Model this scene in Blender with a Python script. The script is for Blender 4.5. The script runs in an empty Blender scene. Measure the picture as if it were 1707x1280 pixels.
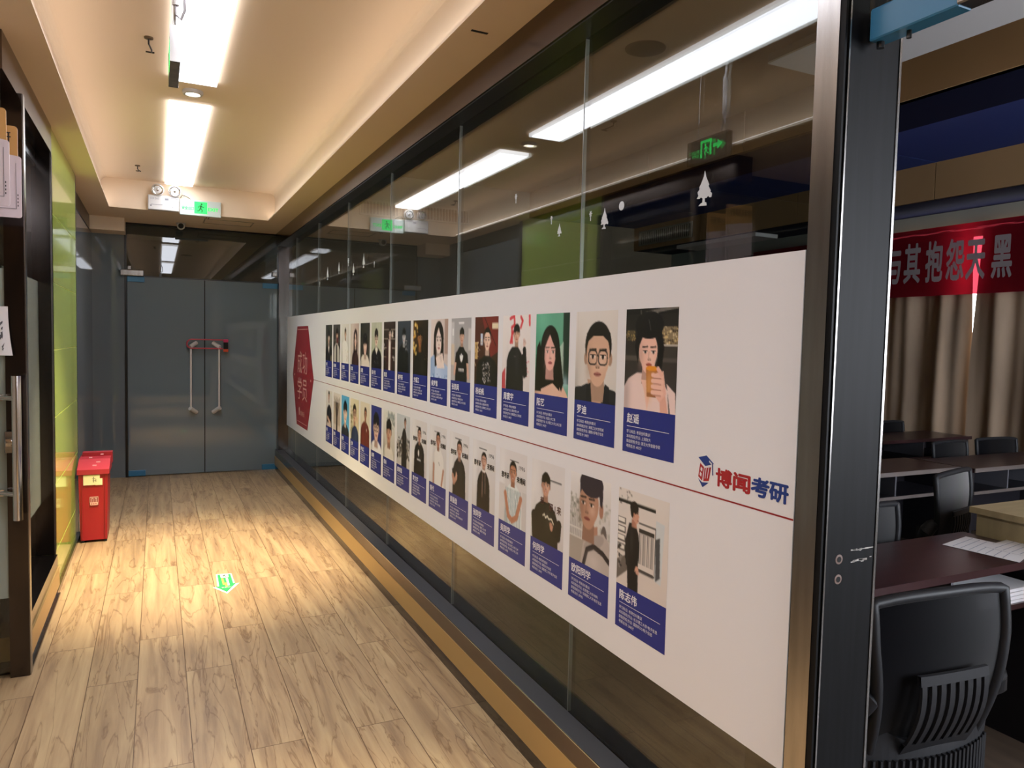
import bpy, math, random
import numpy as np
from mathutils import Vector, Matrix

random.seed(7)
SC = bpy.context.scene
COL = SC.collection
PI = math.pi

# ------------------------------------------------------------------ camera
F_PX, YAW, PITCH, ROLL = 1226.48, .449985, -.0570505, .0229257
cy_, sy_ = math.cos(YAW), math.sin(YAW)
cp_, sp_ = math.cos(PITCH), math.sin(PITCH)
Fw = Vector((sy_ * cp_, cy_ * cp_, sp_))
R0 = Vector((cy_, -sy_, 0))
U0 = R0.cross(Fw)
Rt = R0 * math.cos(ROLL) + U0 * math.sin(ROLL)
Up = U0 * math.cos(ROLL) - R0 * math.sin(ROLL)
cam = bpy.data.cameras.new('camera')
cam.sensor_fit = 'HORIZONTAL'
cam.sensor_width = 36
cam.lens = F_PX / 1707 * 36
cam.clip_start = .05
camo = bpy.data.objects.new('camera', cam)
camo.matrix_world = Matrix((
    (Rt.x, Up.x, -Fw.x, 0), (Rt.y, Up.y, -Fw.y, 0), (Rt.z, Up.z, -Fw.z, 1.5), (0, 0, 0, 1)))
COL.objects.link(camo)
SC.camera = camo

# ------------------------------------------------------------------ exposure / world / lights
SC.view_settings.view_transform = 'Standard'
SC.view_settings.look = 'None'
SC.view_settings.gamma = 1
SC.view_settings.use_curve_mapping = False
SC.view_settings.exposure = 0.8
SC.cycles.use_denoising = True
SC.cycles.max_bounces = 12
SC.cycles.transparent_max_bounces = 24
SC.cycles.glossy_bounces = 6
SC.cycles.caustics_reflective = False
SC.cycles.caustics_refractive = False
SC.cycles.sample_clamp_indirect = 6
PANEL_L = 7.0          # ceiling light panels
PANEL_W = 9.0          # downward light of each panel
COVE_L = 2.6           # strip lamps in the ceiling cove
SPOT_W = 570.0           # warm ceiling spot
FILL_W = 75.0            # added fill light for the classroom, from out of view

w = bpy.data.worlds.new('world')
SC.world = w
w.use_nodes = True
w.node_tree.nodes['Background'].inputs[0].default_value = (.75, .85, 1, 1)
w.node_tree.nodes['Background'].inputs[1].default_value = .25


def lamp(name, typ, loc, energy, color, rot=(0, 0, 0), **kw):
    d = bpy.data.lights.new(name, typ)
    d.energy = energy
    d.color = color
    for k, v in kw.items():
        setattr(d, k, v)
    o = bpy.data.objects.new(name, d)
    o.location = loc
    o.rotation_euler = rot
    COL.objects.link(o)
    return o


# warm downlight spot, plus two spots and a classroom fill added out of view
lamp('downlight_spot', 'SPOT', (.19, 4.68, 2.825), SPOT_W, (1, .82, .54), rot=(.17, 0, 0), spot_size=math.radians(60), spot_blend=1.0, shadow_soft_size=.04)
lamp('downlight_spot', 'SPOT', (.19, 1.57, 2.825), SPOT_W * .6, (1, .86, .62), spot_size=math.radians(50), spot_blend=1.0, shadow_soft_size=.04)  # spot added out of view so the floor bounces light to the soffits
lamp('downlight_spot', 'SPOT', (.19, -1.53, 2.825), SPOT_W * .6, (1, .86, .62), spot_size=math.radians(60), spot_blend=1.0, shadow_soft_size=.04)  # another unseen spot, added for more bounce on the near soffit
lamp('window_daylight', 'AREA', (4.4, -1.72, 1.75), FILL_W, (.80, .88, 1), rot=(-PI / 2, 0, 0), shape='RECTANGLE', size=3.6, size_y=1.5)  # fill lamp added behind the view to brighten the classroom


for y0, y1 in ((4.94, 7.55), (1.82, 4.44), (-1.28, 1.32)):
    lamp('panel_light', 'AREA', (.186, (y0 + y1) / 2, 2.862), PANEL_W, (1, .98, .97), shape='RECTANGLE', size=.2, size_y=y1 - y0, spread=math.radians(95))


# ------------------------------------------------------------------ materials
def lin(c):
    c = np.asarray(c, float)
    return np.where(c <= .04045, c / 12.92, ((c + .055) / 1.055) ** 2.4)


def hx(s):
    s = s.lstrip('#')
    return [int(s[i:i + 2], 16) / 255 for i in (0, 2, 4)]


def rgb(s):
    v = lin(hx(s))
    return (float(v[0]), float(v[1]), float(v[2]), 1)


MATS = {}


def mat(name, col='#808080', rough=.5, metal=0., spec=.5, emit=None, estr=0., noise=None, bump=None, coat=0.):
    if name in MATS:
        return MATS[name]
    m = bpy.data.materials.new(name)
    m.use_nodes = True
    nt = m.node_tree
    b = nt.nodes['Principled BSDF']
    b.inputs['Base Color'].default_value = rgb(col)
    b.inputs['Roughness'].default_value = rough
    b.inputs['Metallic'].default_value = metal
    b.inputs['Specular IOR Level'].default_value = spec
    b.inputs['Coat Weight'].default_value = coat
    if emit:
        b.inputs['Emission Color'].default_value = rgb(emit)
        b.inputs['Emission Strength'].default_value = estr
    if noise:
        sc, amt, stretch = noise
        tc = nt.nodes.new('ShaderNodeTexCoord')
        mp = nt.nodes.new('ShaderNodeMapping')
        mp.inputs['Scale'].default_value = stretch
        nz = nt.nodes.new('ShaderNodeTexNoise')
        nz.inputs['Scale'].default_value = sc
        nz.inputs['Detail'].default_value = 4
        mx = nt.nodes.new('ShaderNodeMix')
        mx.data_type = 'RGBA'
        mx.blend_type = 'MULTIPLY'
        mx.inputs[0].default_value = amt
        mx.inputs[6].default_value = rgb(col)
        nt.links.new(tc.outputs['Object'], mp.inputs[0])
        nt.links.new(mp.outputs[0], nz.inputs['Vector'])
        cr = nt.nodes.new('ShaderNodeValToRGB')
        cr.color_ramp.elements[0].position = .3
        cr.color_ramp.elements[1].position = .7
        nt.links.new(nz.outputs['Fac'], cr.inputs[0])
        nt.links.new(cr.outputs[0], mx.inputs[7])
        nt.links.new(mx.outputs[2], b.inputs['Base Color'])
        if bump:
            bp = nt.nodes.new('ShaderNodeBump')
            bp.inputs['Strength'].default_value = bump
            bp.inputs['Distance'].default_value = .01
            nt.links.new(nz.outputs['Fac'], bp.inputs['Height'])
            nt.links.new(bp.outputs[0], b.inputs['Normal'])
    MATS[name] = m
    return m


def glass(name, tint, f0, body=None, bodyfac=0., rough=0.):
    """sheet glass: see-through tint (plus an opaque body share) under a Schlick mirror coat"""
    m = bpy.data.materials.new(name)
    m.use_nodes = True
    nt = m.node_tree
    N = nt.nodes
    for n in list(N):
        N.remove(n)
    out = N.new('ShaderNodeOutputMaterial')
    tr = N.new('ShaderNodeBsdfTransparent')
    tr.inputs[0].default_value = rgb(tint)
    base = tr.outputs[0]
    if body:
        df = N.new('ShaderNodeBsdfDiffuse')
        df.inputs[0].default_value = rgb(body)
        mb = N.new('ShaderNodeMixShader')
        mb.inputs[0].default_value = bodyfac
        nt.links.new(base, mb.inputs[1])
        nt.links.new(df.outputs[0], mb.inputs[2])
        base = mb.outputs[0]
    gl = N.new('ShaderNodeBsdfGlossy')
    gl.inputs['Roughness'].default_value = rough
    gl.inputs[0].default_value = (1, 1, 1, 1)
    ge = N.new('ShaderNodeNewGeometry')
    dot = N.new('ShaderNodeVectorMath')
    dot.operation = 'DOT_PRODUCT'
    nt.links.new(ge.outputs['Normal'], dot.inputs[0])
    nt.links.new(ge.outputs['Incoming'], dot.inputs[1])
    ab = N.new('ShaderNodeMath')
    ab.operation = 'ABSOLUTE'
    nt.links.new(dot.outputs['Value'], ab.inputs[0])
    s1 = N.new('ShaderNodeMath')
    s1.operation = 'SUBTRACT'
    s1.inputs[0].default_value = 1
    nt.links.new(ab.outputs[0], s1.inputs[1])
    pw = N.new('ShaderNodeMath')
    pw.operation = 'POWER'
    pw.inputs[1].default_value = 5
    nt.links.new(s1.outputs[0], pw.inputs[0])
    ma = N.new('ShaderNodeMath')
    ma.operation = 'MULTIPLY_ADD'
    ma.inputs[1].default_value = 1 - f0
    ma.inputs[2].default_value = f0
    nt.links.new(pw.outputs[0], ma.inputs[0])
    mx = N.new('ShaderNodeMixShader')
    nt.links.new(ma.outputs[0], mx.inputs[0])
    nt.links.new(base, mx.inputs[1])
    nt.links.new(gl.outputs[0], mx.inputs[2])
    nt.links.new(mx.outputs[0], out.inputs[0])
    MATS[name] = m
    return m


def wood_floor(name, c_dark, c_mid, c_light, rough):
    """laminate planks running along Y, each with its own grain"""
    m = bpy.data.materials.new(name)
    m.use_nodes = True
    nt = m.node_tree
    N, L = nt.nodes, nt.links
    b = N['Principled BSDF']
    b.inputs['Roughness'].default_value = rough
    tc = N.new('ShaderNodeTexCoord')
    mp = N.new('ShaderNodeMapping')
    mp.inputs['Rotation'].default_value = (0, 0, PI / 2)
    L.new(tc.outputs['Object'], mp.inputs[0])
    br = N.new('ShaderNodeTexBrick')
    br.offset = .37
    br.offset_frequency = 2
    br.squash = 1
    br.inputs['Scale'].default_value = 1
    br.inputs['Brick Width'].default_value = 1.22
    br.inputs['Row Height'].default_value = .192
    br.inputs['Mortar Size'].default_value = .0018
    br.inputs['Mortar Smooth'].default_value = .2
    br.inputs['Color1'].default_value = (0, 0, 0, 1)
    br.inputs['Color2'].default_value = (1, 1, 1, 1)
    br.inputs['Mortar'].default_value = (.5, .5, .5, 1)
    L.new(mp.outputs[0], br.inputs['Vector'])
    sep = N.new('ShaderNodeSeparateColor')
    L.new(br.outputs['Color'], sep.inputs[0])
    # per plank shift of the grain
    cmb = N.new('ShaderNodeCombineXYZ')
    mul = N.new('ShaderNodeMath')
    mul.operation = 'MULTIPLY'
    mul.inputs[1].default_value = 37
    L.new(sep.outputs[0], mul.inputs[0])
    L.new(mul.outputs[0], cmb.inputs[0])
    L.new(mul.outputs[0], cmb.inputs[1])
    add = N.new('ShaderNodeVectorMath')
    add.operation = 'ADD'
    L.new(tc.outputs['Object'], add.inputs[0])
    L.new(cmb.outputs[0], add.inputs[1])
    mg = N.new('ShaderNodeMapping')
    mg.inputs['Scale'].default_value = (15, 1.0, 1)
    L.new(add.outputs[0], mg.inputs[0])
    n1 = N.new('ShaderNodeTexNoise')
    n1.inputs['Scale'].default_value = 1.1
    n1.inputs['Detail'].default_value = 7
    n1.inputs['Roughness'].default_value = .62
    n1.inputs['Distortion'].default_value = .5
    L.new(mg.outputs[0], n1.inputs['Vector'])
    # fine dark streaks / veins
    mg2 = N.new('ShaderNodeMapping')
    mg2.inputs['Scale'].default_value = (7, .75, 1)
    L.new(add.outputs[0], mg2.inputs[0])
    n2 = N.new('ShaderNodeTexNoise')
    n2.inputs['Scale'].default_value = 1.6
    n2.inputs['Detail'].default_value = 5
    n2.inputs['Distortion'].default_value = 1.2
    L.new(mg2.outputs[0], n2.inputs['Vector'])
    vein = N.new('ShaderNodeValToRGB')
    e = vein.color_ramp.elements
    e[0].position, e[0].color = .478, (1, 1, 1, 1)
    e[1].position, e[1].color = .522, (1, 1, 1, 1)
    k = vein.color_ramp.elements.new(.5)
    k.color = (.52, .44, .38, 1)
    L.new(n2.outputs['Fac'], vein.inputs[0])
    cr = N.new('ShaderNodeValToRGB')
    e = cr.color_ramp.elements
    e[0].position, e[0].color = .3, rgb(c_dark)
    e[1].position, e[1].color = .68, rgb(c_light)
    k = cr.color_ramp.elements.new(.48)
    k.color = rgb(c_mid)
    L.new(n1.outputs['Fac'], cr.inputs[0])
    mv = N.new('ShaderNodeMix')
    mv.data_type = 'RGBA'
    mv.blend_type = 'MULTIPLY'
    mv.inputs[0].default_value = .8
    L.new(cr.outputs[0], mv.inputs[6])
    L.new(vein.outputs[0], mv.inputs[7])
    # plank tone
    tone = N.new('ShaderNodeMapRange')
    tone.inputs['To Min'].default_value = .88
    tone.inputs['To Max'].default_value = 1.06
    L.new(sep.outputs[0], tone.inputs['Value'])
    mt = N.new('ShaderNodeMix')
    mt.data_type = 'RGBA'
    mt.blend_type = 'MULTIPLY'
    mt.inputs[0].default_value = 1
    L.new(mv.outputs[2], mt.inputs[6])
    L.new(tone.outputs[0], mt.inputs[7])
    mo = N.new('ShaderNodeMix')
    mo.data_type = 'RGBA'
    L.new(br.outputs['Fac'], mo.inputs[0])
    L.new(mt.outputs[2], mo.inputs[6])
    mo.inputs[7].default_value = rgb('#5a4029')
    L.new(mo.outputs[2], b.inputs['Base Color'])
    bp = N.new('ShaderNodeBump')
    bp.inputs['Strength'].default_value = .25
    bp.inputs['Distance'].default_value = .003
    bp.invert = True
    L.new(br.outputs['Fac'], bp.inputs['Height'])
    L.new(bp.outputs[0], b.inputs['Normal'])
    MATS[name] = m
    return m


def print_mat():
    m = bpy.data.materials.new('photo_print')
    m.use_nodes = True
    nt = m.node_tree
    a = nt.nodes.new('ShaderNodeAttribute')
    a.attribute_name = 'print'
    b = nt.nodes['Principled BSDF']
    b.inputs['Roughness'].default_value = .45
    b.inputs['Specular IOR Level'].default_value = .3
    nt.links.new(a.outputs['Color'], b.inputs['Base Color'])
    MATS['photo_print'] = m
    return m


PRINT = print_mat()
FLOOR = wood_floor('oak_laminate', '#836a50', '#a08564', '#b29974', .38)
CLASS_FLOOR = mat('classroom_floor', '#6a5c50', .45, noise=(3, .4, (6, .8, 1)))
CEIL = mat('cream_ceiling_paint', '#e6d2bb', .9, spec=.2)
BLACK = mat('black_frame', '#121214', .28, spec=.5, noise=(30, .3, (1, 1, .05)))
DARKM = mat('dark_mirror_metal', '#5a5452', .17, metal=1, noise=(9, .35, (1, 1, .15)))
HEADM = mat('bronze_header_metal', '#6e625c', .22, metal=1)
JAMB = mat('jamb_dark_steel', '#131417', .5, spec=.14, noise=(14, .5, (6, 6, .3)))
STEEL = mat('brushed_steel', '#a5a2a0', .24, metal=1, noise=(8, .3, (4, 4, .4)))
CHROME = mat('chrome', '#d8d4d0', .12, metal=1)
TANM = mat('skirting_brass', '#c0a068', .34, metal=.55)  # tan metallic tone of the middle skirting strip
SEAL = mat('glass_edge', '#65655e', .3, spec=.6)
WHITEP = mat('vinyl_white', '#e2e1e4', .5, spec=.35)
HANDLE = mat('satin_handle', '#e8e2e0', .38, metal=.35)
GREENH = mat('hanging_sign_glow', '#1fbf52', .5, emit='#2cf06a', estr=1.7)
WHITE = mat('white_plastic', '#b8b4b1', .4)
GLASS = glass('corridor_glass', '#d3d6d2', .06)
DOORGLASS = glass('tinted_door_glass', '#8d9a9c', .05, body='#7a8890', bodyfac=.78)
SIDEGLASS = glass('smoked_glass', '#4a5458', .05, body='#7a848a', bodyfac=.75)
TRANSOM = glass('transom_glass', '#8a908c', .06, body='#4a4e4a', bodyfac=.5)
FROST = glass('frosted_film', '#c0ccc6', .045, body='#a9b3aa', bodyfac=.8)
GREEN = mat('green_glass_panel', '#bcd468', .12, spec=.6, coat=.3)
GREENSEAM = mat('green_panel_seam', '#e2e6a8', .5)
PANEL = mat('light_diffuser', '#ffffff', .6, emit='#f0f4ff', estr=PANEL_L)
PANELRIM = mat('light_rim', '#e9e9ea', .45, emit='#fbfbff', estr=2.6)  # rim glow added to brighten the ceiling and tray sides
SPOTE = mat('downlight_lens', '#ffffff', .5, emit='#fff1d8', estr=5)
NAVY = mat('caption_blue', '#242e80', .42, spec=.35)
REDV = mat('vinyl_red', '#96242f', .42)
REDL = mat('line_red', '#921c26', .42)
LOGOR = mat('logo_red', '#a8222c', .42)
LOGOB = mat('logo_blue', '#213b84', .42)
WTXT = mat('white_print', '#e8e7ee', .45)
PTXT = mat('pale_pink_print', '#dca79c', .45)
BTXT = mat('black_print', '#1c1a1c', .5)
BINRED = mat('bin_red', '#a01a26', .38, noise=(6, .12, (1, 1, 1)))
BINLID = mat('bin_lid_red', '#a82a38', .42)
BLUEF = mat('blue_film', '#33739a', .35)
GREENE = mat('sign_green_glow', '#1fbf52', .5, emit='#2cf06a', estr=.5)
SIGNW = mat('sign_white_lit', '#b9c2bd', .4, emit='#dfeee4', estr=.05)
SIGND = mat('sign_smoked_plate', '#5d554c', .25)
TANP = mat('tan_sign_plate', '#c9985c', .4)
PINKP = mat('pale_pink_plate', '#d9cad2', .35)
PAPER = mat('paper', '#e4e2e6', .7)
CARD = mat('pale_card', '#e6dfb4', .6)
MAHOG = mat('mahogany_top', '#3a2226', .28, noise=(5, .35, (.6, 8, 1)))
DESKB = mat('desk_black', '#15131a', .45)
ALU = mat('aluminium_edge', '#b9b6ba', .3, metal=.9)
BLONDE = mat('blonde_wood', '#b8a680', .45, noise=(4, .18, (1, 7, 1)))
CHAIRP = mat('chair_plastic', '#1d1e22', .5, spec=.3)
CHAIRM = glass('chair_mesh', '#808084', .0, body='#0d0d10', bodyfac=.94, rough=.6)
SEATF = mat('seat_fabric', '#17171b', .85)
CURT = mat('curtain_cloth', '#b09880', .85, noise=(2.2, .3, (1, 3, .5)))
TANB = mat('classroom_tan', '#a8855c', .85, noise=(.9, .22, (1, 1, 1)))
NAVYC = mat('classroom_navy', '#0c1028', .9, spec=.1)
BLUEC = mat('classroom_blue', '#27366e', .8, spec=.2)
GREYC = mat('classroom_grey', '#8d9490', .7)
CWALL = mat('classroom_wall', '#8a7d6c', .9)
GREYW = mat('lobby_grey', '#5b5f5e', .8)
SKYE = mat('daylight_pane', '#ffffff', .6, emit='#f4f8ff', estr=4.5)
DARKP = mat('dark_hole', '#0c0c0e', .8)
RUBBER = mat('cable_sheath', '#b03a48', .4)


def banner_mat():
    m = bpy.data.materials.new('banner_red')
    m.use_nodes = True
    nt = m.node_tree
    for n in list(nt.nodes):
        nt.nodes.remove(n)
    o = nt.nodes.new('ShaderNodeOutputMaterial')
    d = nt.nodes.new('ShaderNodeBsdfDiffuse')
    d.inputs[0].default_value = rgb('#641622')
    t = nt.nodes.new('ShaderNodeBsdfTranslucent')
    t.inputs[0].default_value = rgb('#c81a2c')
    x = nt.nodes.new('ShaderNodeMixShader')
    x.inputs[0].default_value = .3
    nt.links.new(d.outputs[0], x.inputs[1])
    nt.links.new(t.outputs[0], x.inputs[2])
    tp = nt.nodes.new('ShaderNodeBsdfTransparent')
    tp.inputs[0].default_value = (1, .10, .16, 1)
    x2 = nt.nodes.new('ShaderNodeMixShader')
    x2.inputs[0].default_value = .12
    nt.links.new(x.outputs[0], x2.inputs[1])
    nt.links.new(tp.outputs[0], x2.inputs[2])
    nt.links.new(x2.outputs[0], o.inputs[0])
    MATS['banner_red'] = m
    return m


BANNER = banner_mat()


# ------------------------------------------------------------------ mesh kit
_TXT = {}


def text_geo(s, bold=0.0):
    key = (s, bold)
    if key in _TXT:
        return _TXT[key]
    c = bpy.data.curves.new('t', 'FONT')
    c.body = s
    c.resolution_u = 2
    c.offset = bold
    o = bpy.data.objects.new('t', c)
    COL.objects.link(o)
    dg = bpy.context.evaluated_depsgraph_get()
    me = bpy.data.meshes.new_from_object(o.evaluated_get(dg))
    vs = [(v.co.x, v.co.y) for v in me.vertices]
    fs = [tuple(p.vertices) for p in me.polygons]
    bpy.data.objects.remove(o)
    bpy.data.curves.remove(c)
    bpy.data.meshes.remove(me)
    _TXT[key] = (vs, fs)
    return vs, fs


class MB:
    def __init__(self):
        self.v, self.f, self.m, self.mats = [], [], [], []

    def mi(self, m):
        if m not in self.mats:
            self.mats.append(m)
        return self.mats.index(m)

    def add(self, vs, fs, m):
        n = len(self.v)
        self.v += [tuple(p) for p in vs]
        k = self.mi(m)
        for f in fs:
            self.f.append(tuple(i + n for i in f))
            self.m.append(k)
        return self

    def box(self, x0, x1, y0, y1, z0, z1, m):
        vs = [(x, y, z) for z in (z0, z1) for y in (y0, y1) for x in (x0, x1)]
        return self.add(vs, [(0, 2, 3, 1), (4, 5, 7, 6), (0, 1, 5, 4), (2, 6, 7, 3), (0, 4, 6, 2), (1, 3, 7, 5)], m)

    def rbox(self, x0, x1, y0, y1, z0, z1, m, b=.01):
        """box with chamfered edges all round"""
        def ring(i, z):
            return [(x0 + i, y0 + b, z), (x0 + b, y0 + i, z), (x1 - b, y0 + i, z), (x1 - i, y0 + b, z),
                    (x1 - i, y1 - b, z), (x1 - b, y1 - i, z), (x0 + b, y1 - i, z), (x0 + i, y1 - b, z)]
        rs = ring(b * .6, z0) + ring(0, z0 + b) + ring(0, z1 - b) + ring(b * .6, z1)
        fs = [tuple(range(7, -1, -1)), tuple(range(24, 32))]
        for r in range(3):
            for k in range(8):
                a, c = r * 8 + k, r * 8 + (k + 1) % 8
                fs.append((a, c, c + 8, a + 8))
        return self.add(rs, fs, m)

    def quad(self, a, b, c, d, m):
        return self.add([a, b, c, d], [(0, 1, 2, 3)], m)

    def poly(self, pts, m):
        return self.add(pts, [tuple(range(len(pts)))], m)

    def prism(self, pts, vec, m):
        n = len(pts)
        v = Vector(vec)
        vs = [tuple(p) for p in pts] + [tuple(Vector(p) + v) for p in pts]
        fs = [tuple(range(n - 1, -1, -1)), tuple(range(n, 2 * n))]
        fs += [(i, (i + 1) % n, n + (i + 1) % n, n + i) for i in range(n)]
        return self.add(vs, fs, m)

    def tube(self, path, r, m, seg=10, closed=False):
        P = [Vector(p) for p in path]
        rr = r if isinstance(r, (list, tuple)) else [r] * len(P)
        rings = []
        prev = None
        for i, p in enumerate(P):
            a = P[i - 1] if i > 0 else (P[-1] if closed else p)
            b = P[i + 1] if i < len(P) - 1 else (P[0] if closed else p)
            t = (b - a).normalized()
            if prev is None:
                h = Vector((0, 0, 1)) if abs(t.z) < .9 else Vector((1, 0, 0))
                n = t.cross(h).normalized()
            else:
                n = (prev - t * prev.dot(t)).normalized()
            prev = n
            q = t.cross(n)
            rings.append([p + (n * math.cos(2 * PI * k / seg) + q * math.sin(2 * PI * k / seg)) * rr[i] for k in range(seg)])
        vs = [v for r_ in rings for v in r_]
        fs = []
        for i in range(len(P) - (0 if closed else 1)):
            j = (i + 1) % len(P)
            for k in range(seg):
                k2 = (k + 1) % seg
                fs.append((i * seg + k, i * seg + k2, j * seg + k2, j * seg + k))
        if not closed:
            fs.append(tuple(range(seg - 1, -1, -1)))
            fs.append(tuple((len(P) - 1) * seg + k for k in range(seg)))
        return self.add(vs, fs, m)

    def cyl(self, p0, p1, r, m, seg=20, r1=None):
        return self.tube([p0, p1], [r, r if r1 is None else r1], m, seg)

    def lathe(self, c, axis, prof, m, seg=24):
        """prof: (distance along axis, radius)"""
        a = Vector(axis).normalized()
        h = Vector((0, 0, 1)) if abs(a.z) < .9 else Vector((1, 0, 0))
        n = a.cross(h).normalized()
        q = a.cross(n)
        c = Vector(c)
        vs, fs = [], []
        for d, r in prof:
            for k in range(seg):
                t = 2 * PI * k / seg
                vs.append(c + a * d + (n * math.cos(t) + q * math.sin(t)) * r)
        for i in range(len(prof) - 1):
            for k in range(seg):
                k2 = (k + 1) % seg
                fs.append((i * seg + k, i * seg + k2, (i + 1) * seg + k2, (i + 1) * seg + k))
        fs.append(tuple(range(seg - 1, -1, -1)))
        fs.append(tuple((len(prof) - 1) * seg + k for k in range(seg)))
        return self.add(vs, fs, m)

    def text(self, s, o, r, u, h, m, width=None, align='L', bold=0.0, thick=0):
        """lay text flat: o = left end of the baseline, r/u = right/up vectors, h = em height"""
        vs, fs = text_geo(s)
        if not vs:
            return self
        x0 = min(v[0] for v in vs)
        x1 = max(v[0] for v in vs)
        sx = h if width is None else width / (x1 - x0)
        o, r, u = Vector(o), Vector(r), Vector(u)
        off = -x0 if align == 'L' else -(x0 + x1) / 2
        b = bold * .8
        shifts = [(0, 0)] if not b else [(0, 0), (b, 0), (-b, 0), (0, b), (0, -b), (b * .7, b * .7), (-b * .7, b * .7), (b * .7, -b * .7), (-b * .7, -b * .7)]
        nr = r.cross(u)
        for k, (dx, dy) in enumerate(shifts):
            o2 = o + nr * (.00006 * k)
            self.add([o2 + r * ((x + dx + off) * sx) + u * ((y + dy) * h) for x, y in vs], fs, m)
        return self

    def build(self, name, parent=None, smooth=False, keep=False):
        me = bpy.data.meshes.new(name)
        v = self.v
        loc = Vector((0, 0, 0))
        if parent is None and not keep:
            xs, ys, zs = zip(*v)
            loc = Vector(((min(xs) + max(xs)) / 2, (min(ys) + max(ys)) / 2, min(zs)))
            v = [(p[0] - loc.x, p[1] - loc.y, p[2] - loc.z) for p in v]
        me.from_pydata(v, [], self.f)
        for m in self.mats:
            me.materials.append(m)
        me.polygons.foreach_set('material_index', self.m)
        if smooth:
            me.polygons.foreach_set('use_smooth', [True] * len(self.f))
            try:
                me.set_sharp_from_angle(angle=math.radians(40))
            except Exception:
                pass
        me.update()
        o = bpy.data.objects.new(name, me)
        COL.objects.link(o)
        if parent is None:
            o.location = loc
        else:
            o.parent = parent
            if not keep:
                o.matrix_parent_inverse = world_of(parent).inverted()
        return o


def world_of(o):
    m = Matrix.LocRotScale(o.location, o.rotation_euler, o.scale)
    if o.parent:
        m = world_of(o.parent) @ o.matrix_parent_inverse @ m
    return m


def tag(o, label=None, cat=None, group=None, kind=None):
    if label:
        o['label'] = label
    if cat:
        o['category'] = cat
    if group:
        o['group'] = group
    if kind:
        o['kind'] = kind
    return o


def thing(name, label, cat, loc=(0, 0, 0), group=None):
    o = bpy.data.objects.new(name, None)
    o.empty_display_size = .05
    o.location = loc
    COL.objects.link(o)
    return tag(o, label, cat, group)


def struct(mb, name, label=None, parent=None, smooth=False):
    o = mb.build(name, parent, smooth)
    return tag(o, label, None, None, 'structure')


def dup(o, parent=None):
    c = o.copy()
    COL.objects.link(c)
    if parent is not None:
        c.parent = parent
    for ch in list(o.children):
        dup(ch, c)
    return c


# ------------------------------------------------------------------ the setting: corridor
XG = 1.27           # front face of the glass wall
YD = 8.58           # door wall
ZS, ZC = 2.63, 2.89
struct(MB().box(-3.0, 1.30, -4.2, 11.2, -.1, 0, FLOOR), 'floor', 'light oak laminate planks of the corridor')
struct(MB().box(1.30, 7.3, -2.0, 9.2, -.1, 0, CLASS_FLOOR), 'floor', 'dark floor of the classroom')

m = MB()
TL, TR, TB, CV = -.385, .985, 7.60, .06
m.box(-3.0, TL - CV, -4.2, YD + .1, ZS, ZC + .15, CEIL)         # left soffit
m.box(TR + CV, 1.36, -4.2, YD + .1, ZS, ZC + .15, CEIL)         # right soffit
m.box(TL - CV, TR + CV, TB, YD + .1, ZS, ZC + .15, CEIL)             # far soffit
m.box(TL - CV, TR + CV, -4.2, TB, ZC, ZC + .15, CEIL)
for a, b in ((TL - CV, TL), (TR, TR + CV)):               # shelf of the light cove
    m.box(a, b, -4.2, TB, ZS, ZS + .012, CEIL)
#               # raised tray
rad = .05
for x0, sg in ((TL - CV, 1), (TR + CV, -1)):                         # plaster cove between tray side and top
    pts = [(x0, 0, ZC - rad)]
    for k in range(7):
        t = k / 6 * PI / 2
        pts.append((x0 + sg * rad * (1 - math.cos(t)), 0, ZC - rad + rad * math.sin(t)))
    pts.append((x0, 0, ZC))
    m.prism([(p[0], -4.2, p[2]) for p in pts], (0, TB + 4.2, 0), CEIL)
m.box(-.60, -.285, 8.25, YD - .02, 2.50, ZS, CEIL)         # dropped box at the left of the door
m.box(-3.0, 1.4, YD + .1, 11.2, 2.75, 2.9, CEIL)           # lobby beyond the doors
struct(m, 'ceiling', 'cream plaster ceiling with a raised tray')

# cut mark in the right soffit
tag(MB().box(1.035, 1.10, 2.545, 2.557, ZS - .002, ZS + .001, DARKP).build('soffit_slot'), 'thin dark slot cut in the cream soffit above the glass wall', 'slot')
# access hatch lines
m = MB()
hx0, hx1, hy0, hy1 = .42, .88, 7.83, 8.14
for a in ((hx0, hx1, hy0, hy0 + .012), (hx0, hx1, hy1 - .012, hy1), (hx0, hx0 + .012, hy0, hy1), (hx1 - .012, hx1, hy0, hy1)):
    m.box(*a, ZS - .004, ZS + .001, mat('hatch_rim', '#a89880', .7))
hatch = m.build('access_hatch')
tag(hatch, 'rectangular access hatch in the cream soffit before the glass doors', 'hatch')

# walls that close the corridor behind and beside the photographer
struct(MB().box(-1.75, -1.65, -4.2, 3.74, 0, ZS, mat('lobby_white', '#b8b0a4', .8)), 'wall_left', 'pale wall of the entrance side')
struct(MB().box(-3.0, 1.4, -4.3, -4.2, 0, ZC, mat('lobby_white')), 'wall_back', 'pale wall behind')
struct(MB().box(1.187, 1.36, -4.2, -.05, 0, ZS, mat('lobby_white')), 'wall_right', 'pale wall beside the classroom door')
struct(MB().box(-3.0, 1.4, 11.1, 11.2, 0, 2.8, GREYW), 'wall_front', 'dim grey wall beyond the glass doors')
struct(MB().box(-1.75, -.7, 3.76, 3.80, 2.5, ZS, BLACK), 'trim_1')

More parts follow.
